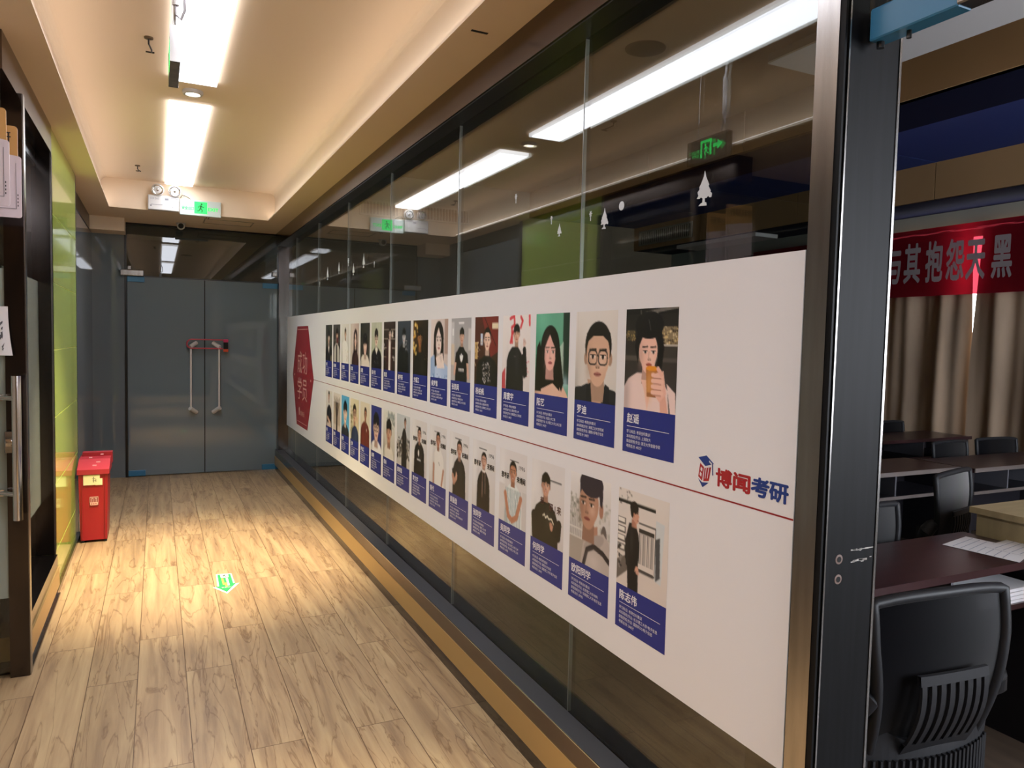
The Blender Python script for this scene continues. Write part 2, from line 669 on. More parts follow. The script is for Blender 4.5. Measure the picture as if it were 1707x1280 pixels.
# left side: green glossy panels
zs_seams = [0, .24, .625, 1.01, 1.395, 1.775, 2.16, ZS]
m = MB()
XGN = -.527
for i in range(7):
    m.box(XGN - .05, XGN, 4.835, 6.20, zs_seams[i] + .0025, zs_seams[i + 1] - .0025, GREEN)
m.box(XGN - .045, XGN - .002, 4.84, 6.195, 0, ZS, GREENSEAM)
gw = struct(m, 'wall_left', 'glossy green wall panels with pale seams')
struct(MB().box(XGN - .02, -.512, 4.78, 6.20, 0, .03, STEEL), 'baseboard_left', 'thin steel strip under the green panels')
struct(MB().box(XGN - .004, XGN + .004, 4.828, 4.838, .03, 2.5, STEEL), 'trim_2')

# left glazed bay before the green wall
m = MB()
m.box(-.66, -.515, 3.765, 4.83, 0, .055, DARKM)
m.box(-.66, -.507, 3.765, 4.83, .058, .165, TANM)
m.box(-.66, -.515, 3.765, 4.83, .165, .234, DARKM)
m.box(-.515, -.503, 3.765, 4.83, 0, .012, STEEL)
struct(m, 'baseboard_left', 'dark metal sill with a brass strip under the frosted bay')
struct(MB().box(-.66, -.522, 3.40, 4.84, 2.485, ZS, HEADM).box(-.66, -.60, 3.765, 4.84, 2.40, 2.485, BLACK), 'trim_3', 'dark metal header over the frosted bay')
struct(MB().box(-.62, -.527, 4.832, 4.90, .234, 2.485, DARKM), 'trim_4', 'dark post between frosted bay and green wall')
bay = struct(MB().box(-.605, -.595, 3.76, 4.832, .234, 2.41, GLASS), 'window_1', 'pane of the left bay')
tag(MB().box(-.5945, -.593, 3.78, 4.832, .53, 1.775, FROST).build('frosted_film', bay), 'pale frosted film', None)
# room behind the bay
struct(MB().box(-2.9, -2.8, 3.8, 8.6, 0, 2.6, GREYW), 'wall_left', 'dim wall of the room behind the left bay')

# far left bay: smoked glass
struct(MB().box(-.62, -.53, 6.20, 6.27, 0, ZS, BLACK), 'trim_5', 'black post after the green wall')
struct(MB().box(-.64, -.59, 6.27, YD - .02, .10, 2.50, SIDEGLASS), 'window_2', 'smoked pane along the left side behind the bin')
struct(MB().box(-.66, -.585, 6.27, YD - .02, 0, .10, DARKM).box(-.66, -.585, 6.27, YD, 2.5, ZS, BLACK), 'trim_6')
struct(MB().box(-.60, -.30, YD, YD + .02, .0, 2.50, SIDEGLASS).box(-.60, -.29, YD + .02, YD + .05, 0, .03, BLACK), 'window_3', 'smoked side pane left of the double doors')
struct(MB().box(-.30, -.28, YD - .01, YD + .05, 0, ZS, BLACK), 'trim_7')

# double glass doors
def door_leaf(name, x0, x1, side, label):
    d = struct(MB().box(x0, x1, YD, YD + .012, .012, 2.082, DOORGLASS), name, label)
    xa, xb = (x0, x0 + .16) if side < 0 else (x1 - .16, x1)
    for z0, z1 in ((.008, .068), (2.03, 2.085)):
        tag(MB().rbox(xa, xb, YD - .012, YD + .024, z0, z1, BLUEF, .003).build('patch_fitting', d), 'patch fitting in blue protective film')
    return d


def d_handle(x, sgn, parent):
    """upright bar with two short oblique brackets"""
    y0 = YD - .055
    m = MB()
    z0, z1 = .71, 1.375
    m.tube([(x, y0, z0 - .012), (x, y0, z1 + .012)], .0105, HANDLE, 12)
    for z, dz in ((z0, -.045), (z1, .04)):
        m.tube([(x - .008 * sgn, y0 - .004, z - dz * .15), (x + .058 * sgn, y0 + .052, z + dz)], [.024, .021], HANDLE, 14)
    return tag(m.build('pull_handle', parent, True), 'chrome pull handle')


d1 = door_leaf('door_1', -.275, .459, -1, 'left leaf of the tinted double glass doors')
d2 = door_leaf('door_2', .465, 1.212, 1, 'right leaf of the tinted double glass doors')
MB().box(.457, .467, YD - .001, YD + .013, .012, 2.082, DARKP).build('edge_seal', d1)['label'] = 'black seal between the leaves'  # black strip put in as the shade of the open gap
d_handle(.322, 1, d1)
d_handle(.602, -1, d2)
struct(MB().box(-.28, 1.213, YD, YD + .012, 2.095, 2.615, TRANSOM).box(-.28, 1.213, YD - .004, YD + .02, 2.083, 2.095, BLACK)
       .box(-.28, 1.213, YD - .02, YD + .04, 2.612, ZS, BLACK), 'window_4', 'glass transom over the double doors')
tag(MB().rbox(-.336, -.12, YD - .045, YD - .006, 2.09, 2.15, STEEL, .006).rbox(-.27, -.235, YD - .04, YD - .006, 2.15, 2.19, STEEL, .004)
    .build('transom_clamp'), 'large pale metal clamp at the left top corner of the glass doors', 'clamp')
tag(MB().rbox(1.15, 1.205, YD - .04, YD - .006, 2.165, 2.215, STEEL, .005).build('transom_clamp'),
    'small pale metal clamp at the right top corner of the glass doors', 'clamp')
# U lock round both handles
lk = thing('cable_lock', 'red U-shaped lock looped round both chrome door handles', 'lock', (.48, YD - .1, 1.35))
yl = YD - .062
path = []
for k in range(13):
    t = PI / 2 + k / 12 * PI
    path.append((.33 + .047 * math.cos(t), yl, 1.403 + .047 * math.sin(t)))
path = [(.64, yl, 1.45)] + path + [(.64, yl, 1.356)]
MB().tube(path, .0075, RUBBER, 10).build('shackle', lk, True)
b = MB().rbox(.646, .69, yl - .022, yl + .022, 1.352, 1.425, DARKP, .006)
b = b.build('lock_body', lk)
MB().rbox(.643, .693, yl - .025, yl + .025, 1.425, 1.458, mat('lock_pink', '#c2285c', .4), .006).build('lock_cap', lk)
MB().rbox(.643, .693, yl - .025, yl + .025, 1.322, 1.352, mat('lock_orange', '#cf4a26', .4), .006).build('lock_cap', lk)

# ------------------------------------------------------------------ right side: glass wall
Y0, Y1 = 1.10, 8.56
m = MB()
m.box(1.192, 1.36, Y0, Y1, 0, .056, DARKM)
m.box(1.187, 1.36, Y0, Y1, .058, .160, TANM)
m.box(1.190, 1.36, Y0, Y1, .160, .234, HEADM)
m.box(1.1885, 1.192, Y0, Y1, .231, .2345, CHROME)
m.box(1.192, 1.268, Y0, Y1, .2335, .2355, mat('sill_grey', '#45454a', .4, metal=.4))
struct(m, 'baseboard_right', 'dark metal sill with a brass strip under the glass wall')
m = MB()
m.box(1.187, 1.36, Y0, Y1, 2.50, ZS, HEADM)
m.box(1.195, 1.36, Y0, Y1, 2.495, 2.50, BLACK)
struct(m, 'trim_8', 'dark bronze header above the glass wall')
seams = [1.10, 2.13, 3.245, 4.36, 5.465, 6.575, 7.69, 8.56]
for i in range(7):
    p = struct(MB().box(XG, XG + .012, seams[i] + .002, seams[i + 1] - .002, .234, 2.497, GLASS), 'window_%d' % (i + 5), 'pane of the right glass wall')
    if i:
        tag(MB().box(XG - .001, XG + .012, seams[i] - .0022, seams[i] + .0016, .234, 2.497, SEAL).build('edge_seal', p), 'pale sealant line')
struct(MB().box(1.215, 1.36, 8.50, YD + .03, 0, ZS, DARKM), 'trim_9', 'dark corner post between glass wall and doors')

# door post beside the open classroom doorway
m = MB()
m.box(1.187, 1.345, 1.043, 1.098, 0, ZS, STEEL)
m.box(1.195, 1.345, 1.034, 1.043, 0, ZS, DARKP)
m.box(1.189, 1.194, 1.030, 1.043, 0, ZS, JAMB)
m.box(1.199, 1.203, 1.028, 1.036, 0, ZS, STEEL)
m.box(1.204, 1.343, 1.030, 1.036, 0, ZS, JAMB)
m.box(1.343, 1.3455, 1.028, 1.098, 0, ZS, STEEL).box(1.347, 1.3505, 1.029, 1.098, 0, ZS, STEEL)
post = struct(m, 'trim_10', 'steel-faced door post beside the classroom doorway')
for z in (1.076, 1.035):
    MB().lathe((1.241, 1.0305, z), (0, -1, 0), [(0, .010), (.0012, .010), (.0016, .006)], mat('worn_hole', '#7d6a62', .6), 14).build('screw_hole', post)
    MB().lathe((1.2405, 1.0289, z), (0, -1, 0), [(0, .006), (.0006, .006)], DARKP, 12).build('screw_hole', post)
scr = MB()
for k in range(26):
    x = 1.272 + random.random() * .062
    z = 1.066 + random.choice([0, 0, .022]) + random.gauss(0, .0016) + (x - 1.27) * .06
    l = .004 + random.random() * .012
    scr.box(x, x + l, 1.0293, 1.0301, z, z + .0012 + random.random() * .002, WHITE)
tag(scr.build('paint_scratch', post), 'white scratches')
# head of the doorway: transom glass with a blue-filmed patch fitting, lintel
tr = struct(MB().box(1.25, 1.262, -.03, 1.028, 2.098, 2.497, GLASS), 'window_12', 'clear transom above the classroom doorway')
MB().rbox(1.236, 1.276, .84, 1.016, 2.092, 2.152, BLUEF, .003).rbox(1.236, 1.276, .80, .845, 2.094, 2.150, STEEL, .003).build('patch_fitting', tr)['label'] = 'patch fitting in blue film'
MB().cyl((1.256, .945, 2.094), (1.256, .945, 2.078), .0045, BLACK, 10).cyl((1.256, 1.005, 2.094), (1.256, 1.005, 2.08), .007, BLACK, 10).build('pivot_pin', tr)
struct(MB().box(1.187, 1.345, -.05, 1.04, 2.50, ZS, HEADM), 'trim_11')

# ------------------------------------------------------------------ the setting: classroom
struct(MB().box(6.98, 7.08, -1.9, 9.0, 0, .55, CWALL).box(6.98, 7.08, -1.9, 9.0, 2.60, 3.6, GREYC)
       .box(6.98, 7.08, 5.6, 9.0, .55, 2.60, CWALL).box(6.98, 7.08, -1.9, 2.3, .55, 2.60, CWALL), 'wall_right', 'outer wall of the classroom')
win = struct(MB().box(7.02, 7.05, 2.3, 5.6, .55, 2.60, SKYE), 'window_13', 'bright window behind the curtains')
struct(MB().box(1.36, 7.08, 8.9, 9.0, 0, 3.6, CWALL), 'wall_front', 'end wall of the classroom')
struct(MB().box(1.36, 2.5, -1.9, -1.8, 0, 3.6, CWALL).box(6.3, 7.08, -1.9, -1.8, 0, 3.6, CWALL)
       .box(2.5, 6.3, -1.9, -1.8, 0, .95, CWALL).box(2.5, 6.3, -1.9, -1.8, 2.55, 3.6, CWALL), 'wall_back', 'rear wall of the classroom')
struct(MB().box(2.5, 6.3, -1.88, -1.86, .95, 2.55, SKYE), 'window_14', 'bright rear window of the classroom')  # unseen pane added to bring light into the dim classroom
m = MB()
m.box(1.30, 4.5, -1.9, 9.0, 3.5, 3.6, TANB)              # high part next to the corridor
m.box(1.30, 1.37, -1.9, 9.0, ZS, 3.5, TANB)              # wall over the glass
for k in range(8):                                        # tan fascia boards
    m.box(4.5, 4.56, -1.9 + k * 1.36, -1.9 + (k + 1) * 1.36 - .012, 3.164, 3.5, TANB)
m.box(4.51, 5.11, -1.9, 9.0, 3.164, 3.24, NAVYC)
for k in range(7):
    m.box(5.11, 6.2, -1.9 + k * 1.56, -1.9 + (k + 1) * 1.56 - .010, 3.168, 3.24, BLUEC)
m.box(5.0, 6.2, -1.9, 9.0, 3.175, 3.24, NAVYC)
for k in range(7):
    m.box(6.2, 6.24, -1.9 + k * 1.56, -1.9 + (k + 1) * 1.56 - .010, 2.845, 3.168, TANB)
m.box(6.21, 6.9, -1.9, 9.0, 2.845, 2.92, NAVYC)
m.box(6.88, 6.98, -1.9, 9.0, 2.66, 2.9, GREYC)
struct(m, 'ceiling', 'stepped tan and blue ceiling of the classroom')


# ------------------------------------------------------------------ lamps and ceiling things
COVE = mat('cove_strip', '#ffffff', .6, emit='#fff8f2', estr=COVE_L)
for a, b, lab in ((TL - CV + .018, TL - .012, 'lit strip lamp in the ceiling cove on the side of the green panels'),
                  (TR + .012, TR + CV - .018, 'lit strip lamp in the ceiling cove on the side of the glass wall')):
    tag(MB().box(a, b, -4.1, TB - .03, ZS + .012, ZS + .022, COVE).build('cove_lamp'), lab, 'light', 'strip lamps of the ceiling cove')

def light_panel(y0, y1, label, group='ceiling light panels'):
    t = thing('light_panel', label, 'light', (.186, (y0 + y1) / 2, ZC), group)
    x0, x1 = .070, .302
    f = MB()
    f.box(x0, x1, y0, y1, ZC - .024, ZC + .0, PANELRIM)
    f.build('frame', t)
    MB().box(x0 + .010, x1 - .010, y0 + .02, y1 - .02, ZC - .0255, ZC - .0235, PANEL).build('diffuser', t)
    return t


def downlight(y, label):
    t = thing('downlight', label, 'light', (.19, y, ZC), 'round downlights between the panels')
    MB().lathe((.19, y, ZC + .001), (0, 0, -1), [(0, .056), (.012, .056), (.022, .050), (.022, .040), (.006, .037)], WHITE, 28).build('trim_ring', t, True)
    l = MB()
    for s in (-1, 1):
        pts = []
        for k in range(13):
            a = k / 12 * PI
            pts.append((.19 + .036 * math.cos(a), y + s * (.005 + .030 * math.sin(a)), ZC - .010))
        l.prism(pts, (0, 0, -.006), SPOTE)
    tag(l.build('lens', t), 'two glowing half-moon lenses')
    return t


light_panel(4.92, 7.52, 'long white light panel at the far end of the ceiling tray')
light_panel(1.80, 4.46, 'long white light panel nearest the photographer, beside the hanging exit sign')
light_panel(-1.30, 1.34, 'long white light panel of the corridor ceiling behind the photographer')
downlight(4.68, 'round downlight with two lit half-moons between the two light panels')
downlight(1.57, 'round downlight between light panels, above the photographer')
downlight(-1.53, 'round downlight farthest behind the photographer')
for y, dy, lab in ((4.0, .05, 'small dark bracket on the ceiling beside the hanging exit sign'), (6.97, .03, 'tiny dark hook on the ceiling near the emergency lamp')):
    xx = -.03 if y < 5 else -.14
    m = MB().lathe((xx, y - dy, ZC), (0, 0, -1), [(0, .020), (.006, .020), (.008, .012)], mat('old_brass', '#6a5a48', .5, metal=.5), 16)
    m.tube([(xx, y - dy, ZC - .006), (xx, y - dy, ZC - .03), (xx + .012, y + dy * .3, ZC - .034), (xx + .012, y + dy, ZC - .034)], .004, BLACK, 8)
    m.tube([(xx - .014, y + dy, ZC - .034), (xx + .024, y + dy, ZC - .034)], .004, BLACK, 8)
    tag(m.build('ceiling_hook'), lab, 'hook')
tag(MB().lathe((.47, 2.93, ZC + .002), (0, 0, -1), [(0, .095), (.006, .095), (.010, .085), (.010, .0)], mat('speaker_grey', '#6d6259', .6), 32).build('ceiling_speaker', None, True),
    'round dark ceiling speaker, seen mirrored in the glass wall', 'speaker')


def running_man(m, c, r, u, s, mt):
    """little pictogram of a figure running through a door, height 2s"""
    c, r, u = Vector(c), Vector(r), Vector(u)

    def P(a, b):
        return c + r * (a * s) + u * (b * s)
    pts = [P(.12 + .17 * math.cos(t * PI / 6), .68 + .17 * math.sin(t * PI / 6)) for t in range(12)]
    m.poly(pts, mt)

    def limb(a, b, wd):
        a, b = Vector(a), Vector(b)
        d = (b - a).normalized()
        n = Vector((-d.y, d.x)) * wd
        m.poly([P(*(a + n)), P(*(b + n)), P(*(b - n)), P(*(a - n))], mt)
    limb((.05, .48), (-.08, -.12), .15)
    limb((.06, .42), (.36, .12), .07)
    limb((.36, .12), (.52, .26), .06)
    limb((.0, .42), (-.36, .26), .07)
    limb((-.36, .26), (-.44, -.02), .06)
    limb((-.04, -.1), (.26, -.38), .09)
    limb((.26, -.38), (.14, -.78), .075)
    limb((-.1, -.1), (-.26, -.48), .09)
    limb((-.26, -.48), (-.60, -.54), .075)


# wall exit sign and twin-head emergency lamp on the end of the tray
yb = TB - .003
em = thing('emergency_light', 'white twin-head emergency lamp left of the lit exit sign', 'lamp', (.06, yb, 2.64))
MB().rbox(-.071, .188, yb - .06, yb, 2.63, 2.762, WHITE, .006).build('battery_box', em)
m = MB()
m.text('CCF DNT', (-.052, yb - .0605, 2.722), (1, 0, 0), (0, 0, 1), .024, mat('print_grey', '#6c6a70', .5), width=.075)
m.build('printing', em)
for a in ((.07, .10, 2.722, 2.740), (-.045, .05, 2.675, 2.679), (-.052, -.040, 2.660, 2.672), (.13, .138, 2.660, 2.668), (.115, .180, 2.738, 2.742)):
    MB().box(a[0], a[1], yb - .0608, yb - .06, a[2], a[3], mat('print_grey')).build('label_mark', em)
for x in (.01, .152):
    h = MB().lathe((x, yb - .02, 2.815), (0, -1, -.12), [(0, .03), (.03, .05), (.055, .053), (.058, .048)], WHITE, 26)
    h.cyl((x, yb - .03, 2.76), (x, yb - .03, 2.79), .012, WHITE, 12)
    h = h.build('lamp_head', em, True)
    MB().lathe((x, yb - .0765, 2.8085), (0, -1, -.12), [(0, .046), (.003, .046), (.004, .040), (-.002, .028), (-.002, .012), (.006, .010), (.007, .004)], CHROME, 26).build('reflector', h, True)
ex = thing('exit_sign', 'lit white wall exit sign with green running man at the end of the tray', 'sign', (.37, yb, 2.61))
MB().rbox(.194, .552, yb - .03, yb, 2.612, 2.755, SIGNW, .005).build('casing', ex)
yf = yb - .0305
m = MB()
m.box(.318, .430, yf - .0006, yf + .0001, 2.632, 2.742, GREENE)
running_man(m, (.374, yf - .0012, 2.685), (1, 0, 0), (0, 0, 1), .052, mat('pictogram_dark', '#0d6e33', .5))
tag(m.build('pictogram', ex), 'glowing green running man')
m = MB()
m.text('安全出口', (.212, yf - .0006, 2.664), (1, 0, 0), (0, 0, 1), .034, GREENE, width=.1, bold=.03)
m.build('lettering', ex)
m = MB()
m.text('EXIT', (.438, yf - .0006, 2.664), (1, 0, 0), (0, 0, 1), .042, GREENE, width=.088, bold=.04)
m.build('lettering', ex)
m = MB().text('3C ELM', (.212, yf - .0006, 2.627), (1, 0, 0), (0, 0, 1), .016, mat('print_grey'), width=.05)
m.build('small_print', ex)
cab = MB()
cab.tube([(.20, yb - .015, 2.765), (.215, yb - .02, 2.79), (.25, yb - .015, 2.782), (.275, yb - .02, 2.768), (.29, yb - .015, 2.754)], .003, BLACK, 6)
for pth in ([(.43, yb - .01, 2.614), (.425, yb - .03, 2.60), (.42, yb - .012, 2.60)], [(.445, yb - .01, 2.614), (.445, yb - .02, 2.598), (.436, yb - .01, 2.594)]):
    MB().tube(pth, .003, BLACK, 6).build('cable', ex, True)
cab.build('cable', ex, True)

# hanging exit sign, parallel to the corridor
hs = thing('hanging_exit_sign', 'exit sign with arrow hung edge-on from the ceiling by wires', 'sign', (.06, 2.94, 2.42))
xa, xb = .044, .074
MB().box(xa, xb, 2.80, 3.085, 2.425, 2.537, SIGND).box(xa - .002, xb + .002, 2.796, 2.803, 2.42, 2.54, STEEL).box(xa - .002, xb + .002, 3.082, 3.089, 2.42, 2.54, STEEL) \
    .box(xa - .001, xb + .001, 2.80, 3.085, 2.534, 2.54, STEEL).box(xa - .001, xb + .001, 2.80, 3.085, 2.42, 2.426, STEEL).build('casing', hs)
for x, r, nm in ((xb + .0008, 1, 'lettering'), (xa - .0008, -1, 'lettering')):
    m = MB()
    R_ = (0, r, 0)
    U_ = (0, 0, 1)

    def pt(y, z):
        return (x, y, z)
    # door frame with runner
    for a in ((2.905, 2.918, 2.447, 2.525), (2.974, 2.987, 2.442, 2.525), (2.905, 2.987, 2.514, 2.527)):
        m.box(min(x, x + .0004 * r), max(x, x + .0004 * r), a[0], a[1], a[2], a[3], GREENH)
    running_man(m, (x, 2.946, 2.478), R_, U_, .034, GREENH)
    # arrow pointing towards the photographer
    ya = 2.828
    m.poly([pt(2.895, 2.478), pt(2.895, 2.496), pt(ya + .035, 2.496), pt(ya + .035, 2.512), pt(ya, 2.487), pt(ya + .035, 2.462), pt(ya + .035, 2.478)], GREENH)
    o_ = 2.996 if r > 0 else 3.072
    m.text('安全出口', (x, o_, 2.472), R_, U_, .019, GREENH, width=.076)
    m.text('EXIT', (x, o_ + .006 * r, 2.452), R_, U_, .018, GREENH, width=.05)
    tag(m.build(nm, hs), 'glowing green pictogram, arrow and lettering')
m = MB()
for y in (2.85, 3.03):
    m.tube([(.057, y, 2.54), (.052, y, ZC)], .0022, WHITE, 6)
m.cyl((.062, 2.835, 2.62), (.066, 2.835, 2.80), .011, WHITE, 10)
m.tube([(.066, 2.835, 2.80), (.058, 2.835, 2.84), (.052, 2.835, ZC)], .006, WHITE, 8)
m.lathe((.042, 2.835, ZC), (0, 0, -1), [(0, .024), (.008, .024), (.014, .012)], WHITE, 18)
m.build('hanger', hs, True)
m = MB().tube([(.062, 2.835, 2.62), (.064, 2.826, 2.585), (.078, 2.82, 2.57), (.09, 2.81, 2.60), (.088, 2.80, 2.66), (.074, 2.815, 2.70)], .005, mat('grey_cable', '#9a979c', .5), 8)
m.build('cable', hs, True)
MB().tube([(.062, 2.835, 2.62), (.06, 2.85, 2.58), (.06, 2.86, 2.545)], .004, WHITE, 8).build('cable', hs, True)

# dome of the security camera
sc_ = thing('security_camera', 'small white round security camera under the soffit before the doors', 'camera', (.22, 8.3, 2.6))
MB().lathe((.222, 8.30, ZS), (0, 0, -1), [(0, .045), (.01, .045), (.016, .03)], WHITE, 22).cyl((.222, 8.30, 2.62), (.222, 8.28, 2.60), .012, WHITE, 12).build('mount', sc_, True)
MB().lathe((.222, 8.32, 2.598), (0, -1, -.05), [(0, .022), (.02, .036), (.06, .038), (.085, .036), (.088, .026)], WHITE, 26).build('body', sc_, True)
MB().lathe((.222, 8.2325, 2.5935), (0, -1, -.05), [(0, .026), (.004, .025), (.006, .012)], DARKP, 22).build('lens', sc_, True)

# ------------------------------------------------------------------ bin, floor arrow, door leaf and signs on the left
bn = thing('waste_bin', 'tall slim red plastic bin with lid at the end of the green wall', 'bin', (-.415, 6.1, 0))
m = MB()


def frus(m, x0, x1, y0, y1, z0, X0, X1, Y0_, Y1_, z1, mt):
    vs = [(x0, y0, z0), (x1, y0, z0), (x1, y1, z0), (x0, y1, z0), (X0, Y0_, z1), (X1, Y0_, z1), (X1, Y1_, z1), (X0, Y1_, z1)]
    m.add(vs, [(0, 3, 2, 1), (4, 5, 6, 7), (0, 1, 5, 4), (1, 2, 6, 5), (2, 3, 7, 6), (3, 0, 4, 7)], mt)


frus(m, -.496, -.330, 5.965, 6.24, .018, -.505, -.322, 5.95, 6.27, .50, BINRED)
for x in (-.492, -.350):
    m.box(x, x + .018, 5.97, 6.22, 0, .02, DARKP)
m.box(-.488, -.482, 5.948, 5.96, .03, .49, mat('bin_edge', '#8e1a22', .4))
m.box(-.344, -.338, 5.948, 5.96, .03, .49, mat('bin_edge'))
m.build('body', bn)
m = MB()
vs = [(-.514, 5.935), (-.512, 5.935)]
frus(m, -.512, -.312, 5.935, 6.285, .495, -.512, -.312, 5.935, 6.285, .53, BINLID)
m.prism([(-.512, 5.935, .53), (-.512, 6.285, .53), (-.512, 6.285, .585), (-.512, 6.10, .582)], (.2, 0, 0), BINLID)
m.box(-.50, -.305, 6.22, 6.292, .53, .612, BINLID)
for p in ((-.42, 5.99), (-.40, 6.04), (-.38, 6.16), (-.45, 6.11)):
    m.box(p[0], p[0] + .018 + .01 * (p[1] % .05) * 20, p[1], p[1] + .02, .53 + (p[1] - 5.935) * .315 + .0, .535 + (p[1] - 5.935) * .315, mat('bin_scuff', '#d79aa2', .6))
m.build('lid', bn)
m = MB()
m.box(-.474, -.372, 5.943, 5.951, .418, .490, CARD).box(-.40, -.356, 5.945, 5.951, .415, .462, CARD)
mk = mat('pencil', '#8a8466', .7)
for a in ((-.414, .437, .006, .04), (-.42, .462, .022, .003), (-.416, .449, .02, .003), (-.398, .44, .004, .02)):
    m.box(a[0], a[0] + a[2], 5.942, 5.9435, a[1], a[1] + a[3], mk)
tag(m.build('paper_note', bn), 'pale yellow paper note')
m = MB()
PINKL = mat('bin_logo', '#e9b7ae', .5)
lx0, lx1, lz0, lz1 = -.436, -.382, .272, .332
yq = 5.9485
m.box(lx0, lx1, yq, yq + .004, lz1 - .004, lz1, PINKL).box(lx0, lx0 + .003, yq, yq + .004, lz0, lz1, PINKL).box(lx1 - .003, lx1, yq, yq + .004, lz0, lz1, PINKL)
m.box(lx0, lx1, yq, yq + .004, lz0, lz0 + .02, PINKL)
for k in range(2):
    xx = lx0 + .010 + k * .021
    m.box(xx, xx + .004, yq, yq + .004, lz0 + .022, lz1 - .012, PINKL).box(xx + .010, xx + .014, yq, yq + .004, lz0 + .022, lz1 - .010, PINKL).box(xx, xx + .014, yq, yq + .004, lz1 - .014, lz1 - .009, PINKL)
for k in range(3):
    m.box(lx0 + .009 + k * .013, lx0 + .016 + k * .013, yq - .0006, yq + .002, lz0 + .006, lz0 + .013, BINRED)
tag(m.build('logo', bn), 'pale printed logo')

ar = thing('floor_arrow', 'green and white arrow sticker on the wooden floor', 'sticker', (.37, 4.7, 0))
zf = .0012
out = [(.326, 4.885), (.417, 4.872), (.419, 4.66), (.445, 4.668), (.362, 4.495), (.292, 4.635), (.318, 4.632)]
MB().prism([(x, y, .0004) for x, y in out], (0, 0, .0006), mat('sticker_white', '#e6ecd6', .5)).build('backing', ar)
ins = [(.334, 4.873), (.409, 4.862), (.410, 4.672), (.427, 4.672), (.362, 4.522), (.306, 4.642), (.328, 4.642)]
GA = mat('arrow_green', '#1f9a52', .5)
MB().prism([(x, y, .0011) for x, y in ins], (0, 0, .0003), GA).build('arrow', ar)
m = MB()
m.box(.349, .395, 4.80, 4.868, .0015, .0018, mat('sticker_white'))
LG = mat('arrow_lime', '#a8d84a', .5)
m.box(.350, .362, 4.66, 4.79, .0015, .0018, LG).box(.376, .388, 4.64, 4.79, .0015, .0018, mat('sticker_white')).box(.362, .376, 4.62, 4.70, .0015, .0018, LG)
running_man(m, (.371, 4.835, .0022), (1, 0, 0), (0, 1, 0), .03, mat('arrow_dark', '#1a4a2c', .5))
m.text('安全出口', (.340, 4.60, .0022), (1, 0, 0), (0, 1, 0), .02, mat('sticker_white'), width=.06)
m.build('pictogram', ar)

# near glass leaf with dark stile, pull bar and lock, end-on to the corridor
YL = 3.72
dl = struct(MB().box(-1.62, -.575, YL + .012, YL + .024, .02, 2.485, GLASS), 'door_3', 'glass leaf at the left edge')
MB().box(-1.62, -.576, YL + .010, YL + .012, .35, 1.76, FROST).build('frosted_film', dl)['label'] = 'pale frosted film'
MB().box(-.577, -.505, YL, YL + .045, 0, 2.487, DARKM).box(-.505, -.501, YL + .004, YL + .045, 0, 2.487, STEEL).build('stile', dl)['label'] = 'dark metal stile with a steel edge'
m = MB()
m.tube([(-.529, YL - .075, .705), (-.529, YL - .075, 1.312)], .0175, CHROME, 18)
for z in (1.218, .814):
    m.tube([(-.535, YL - .074, z), (-.598, YL - .02, z)], .0105, CHROME, 12)
    m.tube([(-.592, YL - .025, z), (-.60, YL + .012, z)], .014, CHROME, 12)
m.build('pull_handle', dl, True)['label'] = 'tall chrome pull bar'
m = MB().rbox(-.58, -.548, YL - .04, YL, .985, 1.075, STEEL, .004).tube([(-.565, YL - .05, 1.03), (-.535, YL - .05, 1.03)], .010, CHROME, 12).rbox(-.575, -.55, YL - .055, YL - .035, 1.015, 1.045, CHROME, .003)
m.build('door_lock', dl, True)['label'] = 'steel lock case'

# paper with ink strokes
m = MB()
nx, nz = 8, 10
vs, fs = [], []
for j in range(nz + 1):
    for i in range(nx + 1):
        u_, v_ = i / nx, j / nz
        vs.append((-.75 + u_ * (.187 + .018 * (1 - v_) ** 2), YL - .012 - .02 * (1 - v_) ** 2 * u_, 1.395 + v_ * .205))
for j in range(nz):
    for i in range(nx):
        a = j * (nx + 1) + i
        fs.append((a, a + 1, a + nx + 2, a + nx + 1))
m.add(vs, fs, PAPER)
pn = thing('paper_notice', 'curling white paper with grey ink strokes on the left glass leaf', 'paper', (-.65, YL - .01, 1.4))
m.build('sheet', pn)
m = MB()
INK = mat('grey_ink', '#53545a', .7)
for k in range(60):
    x = -.735 + random.random() * .16
    z = 1.41 + random.random() ** 1.6 * .15
    u_ = (x + .75) / .19
    v_ = (z - 1.395) / .205
    y = YL - .0135 - .02 * (1 - v_) ** 2 * u_
    m.prism([(x, y - .0015, z), (x + .003, y - .0015, z + .012), (x + .007 * random.random(), y - .0015, z + .035 * random.random() + .012), (x - .004, y - .0015, z + .008)], (0, -.0004, 0), INK)
m.build('ink_strokes', pn)


# two projecting name plates: tan card behind a pale plate
def rounded(x0, x1, z0, z1, r, y, cut=0.):
    pts = [(x0, y, z0)]
    for k in range(5):
        a = -PI / 2 + k / 4 * PI / 2
        pts.append((x1 - r + r * math.cos(a), y, z0 + r + r * math.sin(a)))
    for k in range(5):
        a = k / 4 * PI / 2
        pts.append((x1 - r + r * math.cos(a), y, z1 - cut - r + r * math.sin(a)))
    pts.append((x0, y, z1 + .004))
    return pts


